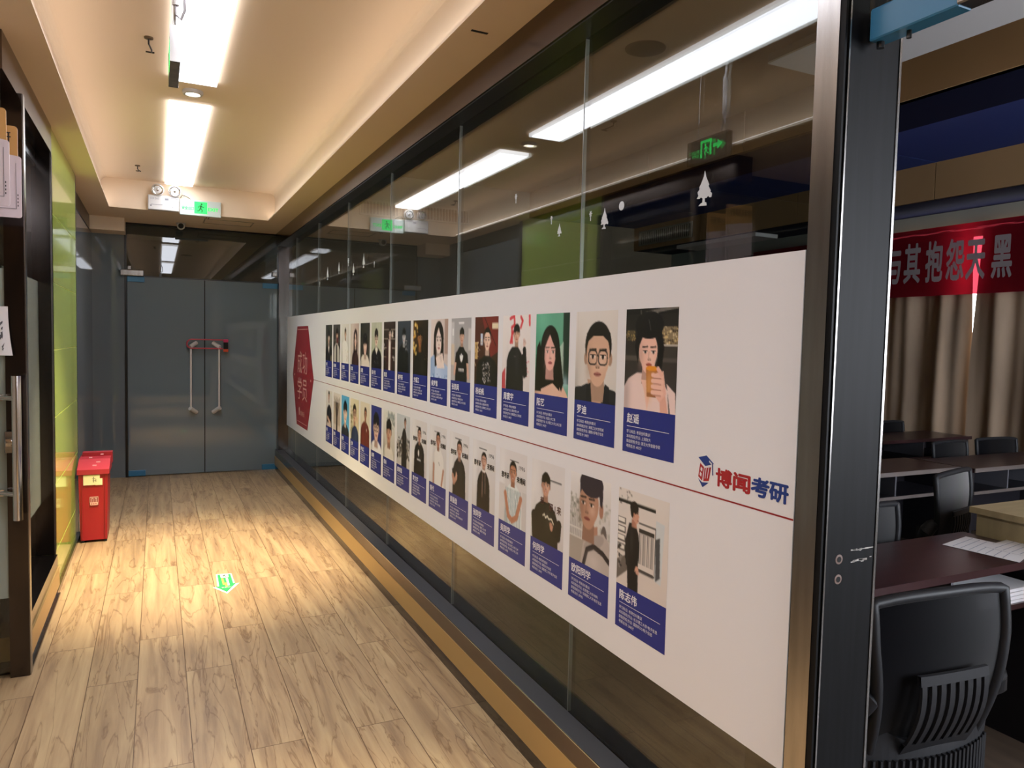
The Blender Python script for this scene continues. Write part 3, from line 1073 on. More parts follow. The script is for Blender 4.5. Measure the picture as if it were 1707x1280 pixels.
def plate_sign(y, tx, tz0, tz1, px, pz0, pz1, label, char):
    t = thing('plate_sign', label, 'sign', (tx - .1, y, pz0), 'name plates beside the left door')
    MB().prism(rounded(tx - .2, tx, tz0, tz1, .012, y), (0, .006, 0), TANP).build('backing_card', t)
    m = MB().text(char, (tx - .2, y - .0012, tz1 - .062), (1, 0, 0), (0, 0, 1), .045, BTXT, bold=.02)
    m.build('lettering', t)
    MB().prism(rounded(px - .2, px, pz0, pz1, .010, y - .018, .022), (0, .006, 0), PINKP).build('pale_plate', t)
    m = MB()
    m.box(px - .2, px - .018, y - .0195, y - .018, pz0 + .035, pz0 + .0365, mat('print_grey'))
    m.box(px - .019, px - .0175, y - .0195, y - .018, pz0 + .035, pz1 - .05, mat('print_grey'))
    for k in range(4):
        m.box(px - .014, px - .011, y - .0195, y - .018, pz0 + .045 + k * .014, pz0 + .052 + k * .014, BTXT)
    m.build('printed_border', t)
    MB().box(tx - .205, tx - .20, y - .02, YL + .012, pz0 + .02, pz0 + .05, STEEL).build('bracket', t)
    return t


plate_sign(3.60, -.505, 2.17, 2.322, -.491, 1.955, 2.222, 'far one of two plate signs, pale plate on a tan card marked 研', '招生考研')
plate_sign(3.45, -.520, 2.20, 2.352, -.509, 1.978, 2.25, 'near one of two plate signs at the left edge of the photo', '学科部养')

# ------------------------------------------------------------------ the poster
XP = XG - .0025
PR = (0, -1, 0)
PU = (0, 0, 1)


def S(s, z, k=0):
    """poster point: s metres from the far end, k = layer"""
    return (XP - .0004 * k, 8.237 - s, z)


poster = MB().box(XP, XG - .0002, 1.176, 8.237, .545, 1.714, WHITEP).build('wall_poster')
tag(poster, 'long white vinyl poster with two rows of portrait cards on the glass wall', 'poster')


class Pic:
    """small raster painter for the printed portraits (u right 0..1, v down 0..1.2)"""

    def __init__(self, w, h, seed, ss=3):
        self.w, self.h, self.ss = w, h, ss
        W, H = w * ss, h * ss
        self.U, self.V = np.meshgrid((np.arange(W) + .5) / W, (np.arange(H) + .5) / H * 1.2)
        self.c = np.zeros((H, W, 3))
        self.r = np.random.RandomState(seed)

    def put(self, mask, col, a=1.):
        k = (mask * a)[..., None]
        self.c = self.c * (1 - k) + np.array(hx(col) if isinstance(col, str) else col) * k

    def bg(self, a, b, ang=90):
        t = np.clip(self.U * math.cos(math.radians(ang)) + self.V / 1.2 * math.sin(math.radians(ang)), 0, 1)[..., None]
        self.c = np.array(hx(a)) * (1 - t) + np.array(hx(b)) * t

    def rot(self, cx, cy, th):
        c, s = math.cos(th), math.sin(th)
        x, y = self.U - cx, self.V - cy
        return x * c + y * s, -x * s + y * c

    def ell(self, cx, cy, rx, ry, col, a=1., th=0.):
        x, y = self.rot(cx, cy, th)
        self.put(((x / rx) ** 2 + (y / ry) ** 2 < 1).astype(float), col, a)

    def soft(self, cx, cy, rx, ry, col, a=1., th=0.):
        x, y = self.rot(cx, cy, th)
        d = (x / rx) ** 2 + (y / ry) ** 2
        self.put(np.exp(-d * 1.5), col, a)

    def poly(self, pts, col, a=1.):
        m = np.zeros_like(self.U, bool)
        n = len(pts)
        for i in range(n):
            x0, y0 = pts[i]
            x1, y1 = pts[(i + 1) % n]
            if y0 == y1:
                continue
            cond = (self.V >= min(y0, y1)) & (self.V < max(y0, y1))
            m ^= cond & (self.U < (x1 - x0) * (self.V - y0) / (y1 - y0) + x0)
        self.put(m.astype(float), col, a)

    def rect(self, x0, y0, x1, y1, col, a=1.):
        self.put(((self.U >= x0) & (self.U <= x1) & (self.V >= y0) & (self.V <= y1)).astype(float), col, a)

    def line(self, p, q, wd, col, a=1.):
        px, py = p
        qx, qy = q
        dx, dy = qx - px, qy - py
        t = np.clip(((self.U - px) * dx + (self.V - py) * dy) / (dx * dx + dy * dy + 1e-9), 0, 1)
        d = np.hypot(self.U - px - t * dx, self.V - py - t * dy)
        self.put((d < wd).astype(float), col, a)

    def pl(self, pts, wd, col, a=1.):
        for i in range(len(pts) - 1):
            self.line(pts[i], pts[i + 1], wd, col, a)

    def speck(self, x0, y0, x1, y1, n, cols, r0, r1, a=.8):
        for k in range(n):
            self.ell(self.r.uniform(x0, x1), self.r.uniform(y0, y1), self.r.uniform(r0, r1), self.r.uniform(r0, r1), cols[self.r.randint(len(cols))], a)

    def shoulders(self, cx, top, hw, col, neck=.1, bottom=1.2, drop=.14):
        self.poly([(cx - neck, top - .02), (cx + neck, top - .02), (cx + neck * 1.6, top + .02), (cx + hw * .8, top + drop * .6), (cx + hw, top + drop + .06),
                   (cx + hw * 1.08, bottom), (cx - hw * 1.08, bottom), (cx - hw, top + drop + .06), (cx - hw * .8, top + drop * .6), (cx - neck * 1.6, top + .02)], col)
        self.soft(cx - hw * .9, bottom - .1, hw * .25, .5, '#000000', .18)
        self.soft(cx + hw * .25, top + .2, hw * .3, .25, '#ffffff', .06)

    def face(self, cx, cy, s, skin='#d9b49c', hair='short', hc='#1b1715', glasses=False, mouth='#a85b52', turn=0., smile=0.):
        sh = [c * .80 for c in hx(skin)]
        t = turn * s
        if hair == 'long':
            self.ell(cx, cy - .1 * s, 1.42 * s, 1.75 * s, hc)
            self.poly([(cx - 1.40 * s, cy - .2 * s), (cx - 1.5 * s, cy + 2.9 * s), (cx - .5 * s, cy + 2.6 * s), (cx + .5 * s, cy + 2.3 * s), (cx + 1.5 * s, cy + 2.8 * s), (cx + 1.40 * s, cy - .2 * s)], hc)
        elif hair == 'bob':
            self.ell(cx, cy + .05 * s, 1.38 * s, 1.7 * s, hc)
            self.rect(cx - 1.36 * s, cy, cx + 1.36 * s, cy + 1.35 * s, hc)
        self.poly([(cx - .52 * s, cy + .6 * s), (cx + .52 * s, cy + .6 * s), (cx + .62 * s, cy + 2.1 * s), (cx - .62 * s, cy + 2.1 * s)], sh)
        if hair in ('short', 'fringe', 'crew'):
            self.ell(cx - 1.0 * s, cy + .15 * s, .17 * s, .3 * s, sh)
            self.ell(cx + 1.0 * s, cy + .15 * s, .17 * s, .3 * s, sh)
            self.ell(cx, cy - .42 * s, 1.10 * s, 1.12 * s, hc)
        self.ell(cx, cy - .02 * s, .96 * s, 1.16 * s, skin)
        self.ell(cx + t * .1, cy + .52 * s, .74 * s, .90 * s, skin)
        self.soft(cx - .75 * s, cy + .35 * s, .35 * s, 1.0 * s, sh, .55)
        self.soft(cx + .35 * s, cy + .35 * s, .4 * s, .4 * s, '#f3d8c8', .35)
        # hairline
        if hair == 'crew':
            self.poly([(cx - 1.02 * s, cy - .25 * s), (cx - .98 * s, cy - 1.0 * s), (cx - .3 * s, cy - 1.5 * s), (cx + .3 * s, cy - 1.5 * s), (cx + .98 * s, cy - 1.0 * s), (cx + 1.02 * s, cy - .25 * s),
                       (cx + .86 * s, cy - .62 * s), (cx + .4 * s, cy - .88 * s), (cx - .4 * s, cy - .88 * s), (cx - .86 * s, cy - .62 * s)], hc)
        elif hair == 'short':
            self.poly([(cx - 1.02 * s, cy - .15 * s), (cx - 1.0 * s, cy - 1.0 * s), (cx - .3 * s, cy - 1.52 * s), (cx + .3 * s, cy - 1.52 * s), (cx + 1.0 * s, cy - 1.0 * s), (cx + 1.02 * s, cy - .15 * s),
                       (cx + .84 * s, cy - .55 * s), (cx + .5 * s, cy - .60 * s), (cx + .1 * s, cy - .8 * s), (cx - .45 * s, cy - .55 * s), (cx - .84 * s, cy - .5 * s)], hc)
        elif hair == 'fringe':
            self.poly([(cx - 1.05 * s, cy - .05 * s), (cx - 1.03 * s, cy - 1.0 * s), (cx - .3 * s, cy - 1.55 * s), (cx + .3 * s, cy - 1.55 * s), (cx + 1.03 * s, cy - 1.0 * s), (cx + 1.05 * s, cy - .05 * s),
                       (cx + .8 * s, cy - .30 * s), (cx + .45 * s, cy - .22 * s), (cx + .1 * s, cy - .42 * s), (cx - .3 * s, cy - .22 * s), (cx - .8 * s, cy - .28 * s)], hc)
        elif hair == 'long':
            self.poly([(cx + .05 * s, cy - 1.3 * s), (cx - .95 * s, cy - 1.0 * s), (cx - 1.1 * s, cy + 1.2 * s), (cx - .82 * s, cy + 1.0 * s), (cx - .78 * s, cy - .2 * s), (cx - .4 * s, cy - .75 * s)], hc)
            self.poly([(cx - .1 * s, cy - 1.3 * s), (cx + .95 * s, cy - 1.0 * s), (cx + 1.1 * s, cy + 1.2 * s), (cx + .82 * s, cy + 1.0 * s), (cx + .78 * s, cy - .2 * s), (cx + .3 * s, cy - .75 * s)], hc)
        elif hair == 'bob':
            self.poly([(cx - 1.1 * s, cy + .1 * s), (cx - 1.0 * s, cy - 1.1 * s), (cx + 1.0 * s, cy - 1.1 * s), (cx + 1.1 * s, cy + .1 * s), (cx + .8 * s, cy - .12 * s), (cx, cy - .18 * s), (cx - .8 * s, cy - .12 * s)], hc)
        for sg in (-1, 1):
            ex_ = cx + sg * .42 * s + t * .25
            self.ell(ex_, cy + .06 * s, .21 * s, .10 * s, '#efe6e0', .8)
            self.ell(ex_ + t * .05, cy + .06 * s, .10 * s, .11 * s, '#231814')
            self.line((ex_ - .22 * s, cy - .02 * s), (ex_ + .22 * s, cy - .02 * s), .022 * s, '#2a1c18')
            self.line((ex_ - .27 * s, cy - .24 * s), (ex_ + .25 * s, cy - .27 * s), .05 * s, hc, .85)
            if glasses:
                for k in range(24):
                    a0, a1 = k / 24 * 2 * PI, (k + 1) / 24 * 2 * PI
                    q = lambda a: (ex_ + .36 * s * math.copysign(abs(math.cos(a)) ** .6, math.cos(a)), cy + .1 * s + .32 * s * math.copysign(abs(math.sin(a)) ** .6, math.sin(a)))
                    self.line(q(a0), q(a1), .035 * s, '#1c1c20')
        if glasses:
            self.line((cx - .08 * s + t * .25, cy + .02 * s), (cx + .08 * s + t * .25, cy + .02 * s), .03 * s, '#1c1c20')
        nx_ = cx + t * .35
        self.line((nx_ - .06 * s, cy + .05 * s), (nx_ - .1 * s, cy + .45 * s), .035 * s, sh, .7)
        self.ell(nx_, cy + .52 * s, .19 * s, .09 * s, sh, .75)
        self.ell(nx_ - .1 * s, cy + .56 * s, .05 * s, .03 * s, '#5a3a30', .8)
        self.ell(nx_ + .1 * s, cy + .56 * s, .05 * s, .03 * s, '#5a3a30', .8)
        mx_ = cx + t * .28
        self.ell(mx_, cy + .86 * s, .30 * s, .10 * s, mouth)
        self.line((mx_ - .29 * s, cy + (.86 - .05 * smile) * s), (mx_, cy + .87 * s), .022 * s, '#6a302c', .8)
        self.line((mx_ + .29 * s, cy + (.86 - .05 * smile) * s), (mx_, cy + .87 * s), .022 * s, '#6a302c', .8)
        if smile > .5:
            self.ell(mx_, cy + .87 * s, .22 * s, .045 * s, '#f3ece6')

    def hand(self, cx, cy, s, skin, th=0.):
        """fist/palm with four finger strokes and a thumb"""
        sh = [c * .75 for c in hx(skin)]
        c, q = math.cos(th), math.sin(th)
        P = lambda a, b: (cx + (a * c - b * q) * s, cy + (a * q + b * c) * s)
        self.ell(cx, cy, .52 * s, .62 * s, skin, 1, th)
        for k, l in enumerate((.95, 1.1, 1.02, .8)):
            a = -.39 + k * .26
            self.line(P(a, -.2), P(a * 1.1, -l), .11 * s, skin)
            self.line(P(a + .13, -.25), P(a * 1.1 + .14, -l * .9), .025 * s, sh)
        self.line(P(.4, .2), P(.82, -.35), .12 * s, skin)

    def rgbv(self):
        a = self.c.reshape(self.h, self.ss, self.w, self.ss, 3).mean((1, 3))
        return np.clip(a, 0, 1)


def slogan_wall(p):
    p.bg('#dcd8d8', '#cfc9c6', 100)
    p.soft(.1, .6, .2, .8, '#ffffff', .4)


# ---- painters, upper row, from the near end to the far end
def u0(p):
    p.bg('#1d1a19', '#4a4441', 90)
    p.rect(0, .0, 1, .07, '#12100f')
    p.line((.3, .03), (.36, .42), .012, '#6a625c', .8)
    p.line((.40, .06), (1, .0), .02, '#8a857e', .8)
    p.line((.62, .04), (.62, .3), .012, '#77716a')
    p.rect(.0, .56, 1, .62, '#5d5751', .7)
    p.rect(.68, .22, 1, .42, '#8a7a5e')
    p.speck(.70, .22, 1, .42, 60, ['#e0c58a', '#4a3a26', '#f1dfb4', '#2c2018'], .006, .02)
    p.rect(.70, .42, 1, .44, '#bfb8ae')
    p.rect(.72, .45, .98, .57, '#3b3733')
    p.rect(.02, .26, .2, .38, '#5a5038')
    p.speck(.02, .26, .2, .38, 25, ['#c0a060', '#2a2418'], .006, .014)
    p.shoulders(.42, .78, .42, '#ecd2cb', neck=.16, drop=.1)
    p.face(.46, .50, .185, '#efc0ae', 'none', turn=.45, mouth='#b85a50')
    p.ell(.47, .20, .27, .16, '#100e10')
    p.poly([(.46, .14), (.26, .2), (.2, .46), (.27, .66), (.29, .44), (.36, .32)], '#100e10')
    p.poly([(.46, .14), (.68, .18), (.76, .46), (.7, .86), (.63, .7), (.655, .44), (.6, .30), (.5, .24)], '#100e10')
    p.line((.46, .14), (.5, .26), .006, '#6a6468', .7)
    p.poly([(.34, .84), (.58, .84), (.52, 1.0), (.47, 1.2), (.42, 1.0)], '#efc4b4')
    p.poly([(.43, .70), (.66, .70), (.63, 1.03), (.46, 1.03)], '#b8743a')
    p.soft(.5, .9, .07, .2, '#e2a868', .7)
    p.ell(.545, .70, .115, .03, '#e8982e')
    p.rect(.46, .98, .63, 1.03, '#8a5638', .6)
    p.poly([(.70, 1.0), (.80, .98), (.86, 1.2), (.72, 1.2)], '#e2ac98')
    p.poly([(.58, .76), (.76, .72), (.82, .98), (.70, 1.08), (.58, .98)], '#ecb8a6')
    for k in range(4):
        p.line((.74, .78 + k * .065), (.56, .775 + k * .066), .026, '#f0c2b0')
        p.line((.72, .812 + k * .065), (.58, .808 + k * .066), .006, '#b87a68')
    p.line((.72, .76), (.66, .70), .03, '#ecb8a6')
    p.poly([(.82, .86), (.98, .96), (1, 1.2), (.9, 1.2)], '#ecd2cb')


def u1(p):
    p.bg('#e2ddd8', '#d6d0c9', 70)
    p.rect(.05, 0, .06, 1.2, '#cbc5bd', .6)
    p.soft(.1, .6, .2, .5, '#c8c0b6', .5)
    p.shoulders(.5, .98, .58, '#23242a', neck=.2, drop=.06)
    p.poly([(.32, .9), (.7, .9), (.66, 1.2), (.42, 1.2)], '#c79f86')
    p.face(.56, .58, .285, '#d8b096', 'crew', '#191513', True, '#b0736a')
    p.poly([(.30, .98), (.40, .94), (.44, 1.2), (.30, 1.2)], '#1b1c22')
    p.poly([(.74, .94), (.84, .98), (.86, 1.2), (.70, 1.2)], '#1b1c22')


def u2(p):
    p.bg('#4f9c7e', '#6fae92', 0)
    p.soft(.2, .1, .3, .3, '#7cc8a8', .7)
    p.rect(.82, 0, 1, 1.0, '#12221c', .85)
    p.poly([(.72, .5), (.84, .4), (.86, 1.2), (.72, 1.2)], '#cfd8cc', .7)
    p.soft(.9, .98, .12, .12, '#a8c6cf', .8)
    p.shoulders(.45, 1.0, .5, '#e2b8a2', neck=.15, drop=.08)
    p.face(.45, .55, .2, '#e8b0a4', 'long', '#15120f', mouth='#9a3c46', turn=.2)
    p.soft(.38, .6, .1, .3, '#ffd8d0', .3)
    p.poly([(.05, .5), (.14, .4), (.22, .7), (.2, 1.15), (.0, 1.15)], '#15120f')
    p.poly([(.66, .5), (.74, .5), (.86, 1.0), (.8, 1.12), (.64, .9)], '#15120f')


def u3(p):
    p.bg('#eae4e2', '#ddd5d2', 90)
    for pts in ([(.28, .06), (.42, .02), (.44, .16), (.34, .2), (.36, .44)], [(.3, .44), (.36, .3), (.48, .22)], [(.66, .04), (.72, .1), (.66, .2)], [(.95, .0), (.96, .16)]):
        p.pl(pts, .028, '#d8323c', .85)
    p.speck(.75, .7, 1, 1.0, 12, ['#d8707a'], .008, .02)
    p.poly([(.0, .95), (.12, .85), (.14, 1.2), (.0, 1.2)], '#c24a50')
    p.shoulders(.47, .53, .29, '#211f22', neck=.1)
    p.face(.52, .30, .10, '#d6a890', 'fringe')
    p.poly([(.72, .62), (.80, .60), (.88, .95), (.80, 1.0), (.70, .8)], '#1d1b1e')
    p.line((.85, .92), (.80, .55), .055, '#1d1b1e')
    p.hand(.79, .46, .075, '#e0c0b4')
    p.ell(.47, .66, .04, .012, '#5a585a', .8)


def u4(p):
    p.bg('#5a2620', '#3a2a20', 60)
    p.poly([(.3, 0), (1, 0), (1, .6), (.7, .7)], '#7a2c28')
    p.line((.4, 0), (.9, .5), .01, '#3a1814')
    p.rect(.74, .12, .98, .22, '#e6d8b8')
    p.rect(.26, .3, .36, .5, '#c4d0e4')
    p.rect(.02, .45, .14, .75, '#c8a468')
    p.speck(0, .4, .3, 1.0, 30, ['#d8b070', '#2a1c14', '#f0e0c0'], .01, .03)
    p.shoulders(.54, .70, .42, '#1a1819', neck=.12, drop=.1)
    p.face(.55, .40, .135, '#ecc8b4', 'crew', mouth='#b86a60', smile=.4)
    p.speck(.36, .80, .7, 1.15, 70, ['#e8e4e0', '#8a8686', '#c8c4c0'], .006, .02, .9)


def u5(p):
    p.bg('#a8a6a8', '#b8b4b2', 90)
    p.rect(.0, .08, .16, .5, '#c8c6c8')
    p.rect(.06, .2, .14, .34, '#e6e4e4')
    p.rect(.86, .2, 1, .6, '#d0ccca')
    p.rect(.02, .5, .18, .9, '#dcc8ae', .8)
    p.line((.4, .1), (.64, .1), .016, '#e8e6e6')
    p.shoulders(.53, .56, .27, '#17171a', neck=.09)
    p.face(.55, .34, .10, '#d2a48c', 'fringe')
    p.line((.27, .78), (.2, 1.05), .045, '#d6aa94')
    p.line((.82, .78), (.88, 1.1), .045, '#d6aa94')
    p.poly([(.26, .66), (.36, .62), (.36, .84), (.22, .84)], '#17171a')
    p.poly([(.74, .62), (.84, .68), (.88, .84), (.74, .84)], '#17171a')
    for th, l in ((-.5, .13), (0, .16), (.5, .13)):
        p.ell(.54 + math.sin(th) * .08, .80 - math.cos(th) * .05, .032, l * .55, '#ecebeb', 1, th)
    for k in range(3):
        p.line((.44, .86 + k * .025), (.64, .86 + k * .025), .005, '#17171a')
    for k in range(5):
        p.rect(.41 + k * .053, .95, .445 + k * .053, 1.0, '#e8e6e6')


def u6(p):
    p.bg('#e6d8d2', '#cfc0bc', 0)
    p.rect(.8, 0, 1, .7, '#a98a7c', .8)
    p.poly([(0, .8), (.3, .7), (1, .95), (1, 1.2), (0, 1.2)], '#a9bfe0')
    p.soft(.4, 1.1, .4, .2, '#c8d8f0', .7)
    p.face(.47, .42, .2, '#ecd8cf', 'long', '#1d1516', mouth='#c07a74', turn=.3)
    p.poly([(.32, .78), (.7, .68), (.82, .98), (.4, 1.0)], '#ecd9d0')
    p.hand(.55, .84, .13, '#ecd9d0', .8)
    p.poly([(0, .8), (.24, .72), (.3, 1.2), (0, 1.2)], '#9db6da')
    p.speck(0, 1.1, 1, 1.2, 14, ['#4a6aa8', '#dfe8f4'], .01, .03)


def u7(p):
    p.bg('#4a3418', '#1d1510', 20)
    p.speck(0, .1, .35, .75, 24, ['#e8a838', '#f8d880', '#8a5a20'], .02, .06)
    p.shoulders(.5, .72, .42, '#17130f', neck=.14)
    p.face(.48, .38, .15, '#a8703e', 'fringe', '#1a100c', turn=.5)
    p.soft(.62, .45, .12, .4, '#120c08', .6)
    p.speck(.7, .7, 1, .9, 6, ['#f0d090'], .006, .012)


def u8(p):
    p.bg('#3c434e', '#2b3039', 90)
    p.shoulders(.46, .56, .36, '#101214', neck=.12)
    p.face(.5, .36, .12, '#b9bcc2', 'fringe', '#0e1012')
    p.speck(.6, .45, .85, .75, 14, ['#c8ccd2', '#50565e'], .012, .03)


def u9(p):
    p.bg('#3a2c28', '#2a211f', 90)
    for k in range(4):
        p.rect(0, .2 + k * .22, 1, .225 + k * .22, '#a89c94')
    p.speck(0, .5, 1, 1.0, 20, ['#d6cec8', '#6a4038'], .02, .05)
    p.rect(.42, .45, .64, 1.2, '#e6e0da')
    p.shoulders(.5, .44, .22, '#4a2c2c', neck=.08)
    p.rect(.44, .44, .6, 1.2, '#ece6e0')
    p.face(.54, .3, .09, '#e0c4b8', 'short')
    p.hand(.72, .34, .1, '#ece0d8', .6)


def u10(p):
    p.bg('#d9dccb', '#b8c0a8', 90)
    for k in range(9):
        p.rect(.08 + k * .11, 0, .12 + k * .11, .7, '#8a947c', .7)
    p.shoulders(.5, .68, .46, '#16161a', neck=.14)
    p.face(.48, .40, .15, '#e8cfc0', 'fringe', '#2a2420', True)
    p.poly([(.36, .7), (.5, .84), (.64, .7), (.58, .66), (.42, .66)], '#e4e0da')
    p.speck(.3, .9, .8, 1.1, 6, ['#d8d8dc'], .01, .02)


def u11(p):
    p.bg('#2a2d28', '#4a4640', 60)
    p.shoulders(.5, .86, .46, '#e4dad2', neck=.14)
    p.face(.52, .6, .19, '#e8c8bc', 'bob', '#171517', mouth='#b86a6a')


def u12(p):
    p.bg('#ddd0cc', '#bfa9a4', 0)
    p.rect(0, 0, .2, 1.2, '#cfc4bc')
    p.shoulders(.58, .8, .36, '#3a2424', neck=.12)
    p.face(.6, .45, .15, '#ecd0c4', 'long', '#2a1a1a', mouth='#b0504e')


def u13(p):
    p.bg('#e2dfdc', '#cfcbc8', 70)
    p.shoulders(.45, .5, .38, '#e9e6e4', neck=.1)
    p.face(.52, .3, .1, '#cfa48e', 'short')
    p.speck(.5, .8, .9, 1.1, 14, ['#b8b4b4', '#c8a8a0'], .01, .03)


def u14(p):
    p.bg('#4c4a48', '#2f2e2d', 90)
    p.rect(0, .5, 1, .53, '#8a8682')
    p.shoulders(.5, .62, .4, '#b9b4ae', neck=.12)
    p.face(.55, .34, .13, '#c8a08c', 'fringe', '#141210')
    p.rect(.5, .42, .72, .6, '#5a2428')
    p.rect(.44, .64, .58, 1.2, '#2a282a')


def u15(p):
    p.bg('#3a3d38', '#5a5a52', 90)
    p.shoulders(.5, .66, .46, '#1d1d1c', neck=.12)
    p.face(.5, .40, .15, '#c9b0a0', 'bob', '#242220')
    p.poly([(.38, .72), (.5, .95), (.62, .72)], '#d8cfc8')
    p.rect(.75, 1.0, 1, 1.2, '#b8a888', .6)


# ---- lower row
def l0(p):
    p.bg('#dfd8d2', '#d5cbc4', 90)
    p.speck(.02, .02, .28, .2, 20, ['#3a3632', '#8a847e'], .008, .02)
    p.rect(0, .14, .75, .18, '#2a2826')
    for k in range(4):
        p.rect(.0, .36 + k * .11, .17, .44 + k * .11, '#4a4642', .9)
        p.rect(.01, .37 + k * .11, .15, .42 + k * .11, '#e6e0d8')
    p.pl([(.44, .36), (.76, .36), (.76, .92), (.44, .92)], .008, '#3a3836')
    p.rect(.44, .42, .74, .47, '#3a3632')
    for k in range(11):
        p.rect(.45 + k * .026, .48, .462 + k * .026, .84, ['#3e3c3c', '#6a6460', '#b8b0a8'][k % 3])
    p.rect(.44, .90, .74, .94, '#4a4644')
    p.poly([(.76, .26), (.92, .28), (.88, .98), (.76, .96)], '#c9d2d6', .8)
    p.poly([(.76, .48), (.84, .44), (.86, .9), (.78, .96)], '#3e4044', .9)
    p.poly([(0, .9), (.2, .8), (.26, .96), (.0, 1.15)], '#6a625c')
    p.speck(0, .7, .1, 1.0, 16, ['#2a2826', '#8a847e'], .01, .03)
    p.poly([(.24, .40), (.36, .38), (.43, .50), (.46, .66), (.44, .84), (.45, 1.2), (.24, 1.2), (.22, .9), (.17, .84), (.17, .62)], '#1c1a1c')
    p.line((.2, .62), (.22, .9), .03, '#232123')
    p.poly([(.29, .34), (.38, .36), (.40, .44), (.29, .44)], '#b9826c')
    p.ell(.345, .255, .075, .095, '#cf9c84')
    p.poly([(.35, .17), (.405, .19), (.418, .24), (.422, .265), (.440, .295), (.424, .308), (.428, .325), (.422, .34), (.418, .365), (.39, .385), (.35, .37)], '#cf9c84')
    p.ell(.335, .20, .085, .075, '#201b1a')
    p.poly([(.262, .19), (.335, .22), (.325, .29), (.305, .33), (.275, .31), (.258, .25)], '#201b1a')
    p.ell(.333, .285, .014, .026, '#b9826c')
    p.line((.392, .238), (.415, .236), .006, '#2a201c')
    p.line((.396, .258), (.412, .258), .005, '#2a201c')
    p.line((.405, .343), (.424, .341), .004, '#7a3c36')
    p.hand(.42, .92, .06, '#d6a48e', 2.8)
    p.soft(.3, .6, .05, .2, '#3a383a', .6)


def l1(p):
    p.bg('#e6e3e2', '#b8b2ac', 90)
    for k in range(7):
        x = .02 + k * .045
        p.line((x, .9), (x + .01, .3 + (k % 3) * .08), .008, '#8a8680', .8)
    p.speck(0, .3, .34, .7, 90, ['#8f8f84', '#b8b6ac', '#6c6c62'], .01, .03, .6)
    p.speck(.74, .3, 1, .9, 40, ['#9a9a90', '#c0bcb2'], .01, .04, .5)
    p.rect(0, .74, .34, .76, '#d6d2cc')
    p.rect(0, .86, .34, .88, '#d6d2cc')
    p.rect(0, .88, .4, 1.2, '#a89e94')
    p.ell(.85, .74, .07, .16, '#5a504c', .9)
    p.poly([(.38, .72), (.7, .62), (.72, .9), (.4, .95)], '#b08672')
    p.poly([(.30, 1.2), (.36, .9), (.52, .80), (.84, .68), (.98, .78), (1, 1.2)], '#b9aea8')
    p.ell(.62, .86, .26, .09, '#a89d98', 1, -.45)
    p.pl([(.38, 1.2), (.46, .98), (.62, .90), (.84, .94), (1, 1.02)], .036, '#2a2428')
    p.soft(.62, 1.1, .2, .15, '#d0c8c4', .6)
    p.face(.48, .36, .245, '#b78a74', 'none', turn=-.55, mouth='#8a4a44')
    p.ell(.78, .40, .05, .1, '#a87a66')
    p.ell(.53, .10, .285, .175, '#2f2836')
    p.poly([(.25, .10), (.80, .06), (.815, .22), (.80, .37), (.745, .33), (.725, .20), (.66, .175), (.58, .215), (.47, .19), (.38, .215), (.30, .20), (.255, .27)], '#2f2836')


def l2(p):
    slogan_wall(p)
    p.line((.56, .25), (.9, .25), .008, '#222022')
    p.shoulders(.45, .60, .36, '#2b2620', neck=.11)
    p.line((.1, .85), (.14, 1.2), .08, '#2b2620')
    p.line((.86, .84), (.84, 1.02), .07, '#27221d')
    p.line((.84, 1.02), (.68, .98), .055, '#27221d')
    p.face(.45, .34, .12, '#c9967e', 'fringe', smile=1)
    p.hand(.64, .93, .075, '#c9967e', -.35)
    p.pl([(.38, .80), (.43, .77), (.46, .82), (.52, .78), (.56, .82), (.64, .80), (.7, .86)], .012, '#e2dcc8')


def l3(p):
    slogan_wall(p)
    p.line((.4, .16), (.7, .16), .006, '#222022')
    p.shoulders(.52, .55, .30, '#dfe3e2', neck=.1)
    for k in range(11):
        x = .26 + k * .052
        p.pl([(x, .62), (x + .02, .72), (x, .82), (x + .02, .92), (x, 1.02), (x, 1.2)], .008, '#5a7f86' if k % 2 else '#7a8c92')
    p.rect(0, .58, .21, 1.2, '#d6d1cf')
    p.rect(.85, .6, 1, 1.2, '#cdc8c6')
    p.line((.24, .72), (.36, 1.06), .05, '#b97f64')
    p.line((.80, .72), (.66, 1.04), .05, '#b97f64')
    p.line((.36, 1.06), (.5, 1.12), .048, '#b97f64')
    p.line((.66, 1.04), (.5, 1.12), .048, '#b97f64')
    p.hand(.47, 1.08, .055, '#b97f64', 2.2)
    p.hand(.56, 1.08, .055, '#b97f64', -2.2)
    p.face(.51, .34, .115, '#b97f64', 'crew', smile=1)


def l4(p):
    slogan_wall(p)
    p.line((.3, .14), (.62, .14), .006, '#222022')
    p.shoulders(.5, .54, .26, '#211b1d', neck=.09)
    p.face(.51, .34, .10, '#c89a86', 'crew')
    p.line((.46, .56), (.45, .98), .009, '#a88a80')
    p.line((.57, .56), (.58, .9), .009, '#a88a80')
    p.rect(.44, .5, .58, .54, '#e6e0dc')


def l5(p):
    slogan_wall(p)
    p.line((.3, .12), (.62, .12), .006, '#222022')
    p.shoulders(.52, .50, .30, '#272325', neck=.1)
    p.poly([(.16, .72), (.3, .66), (.32, .86), (.17, .84)], '#272325')
    p.line((.2, .84), (.26, .96), .05, '#c4927c')
    p.line((.26, .96), (.38, .86), .05, '#c4927c')
    p.hand(.38, .82, .065, '#cf9f8a', .2)
    p.face(.52, .30, .11, '#c4927c', 'crew', smile=.5)


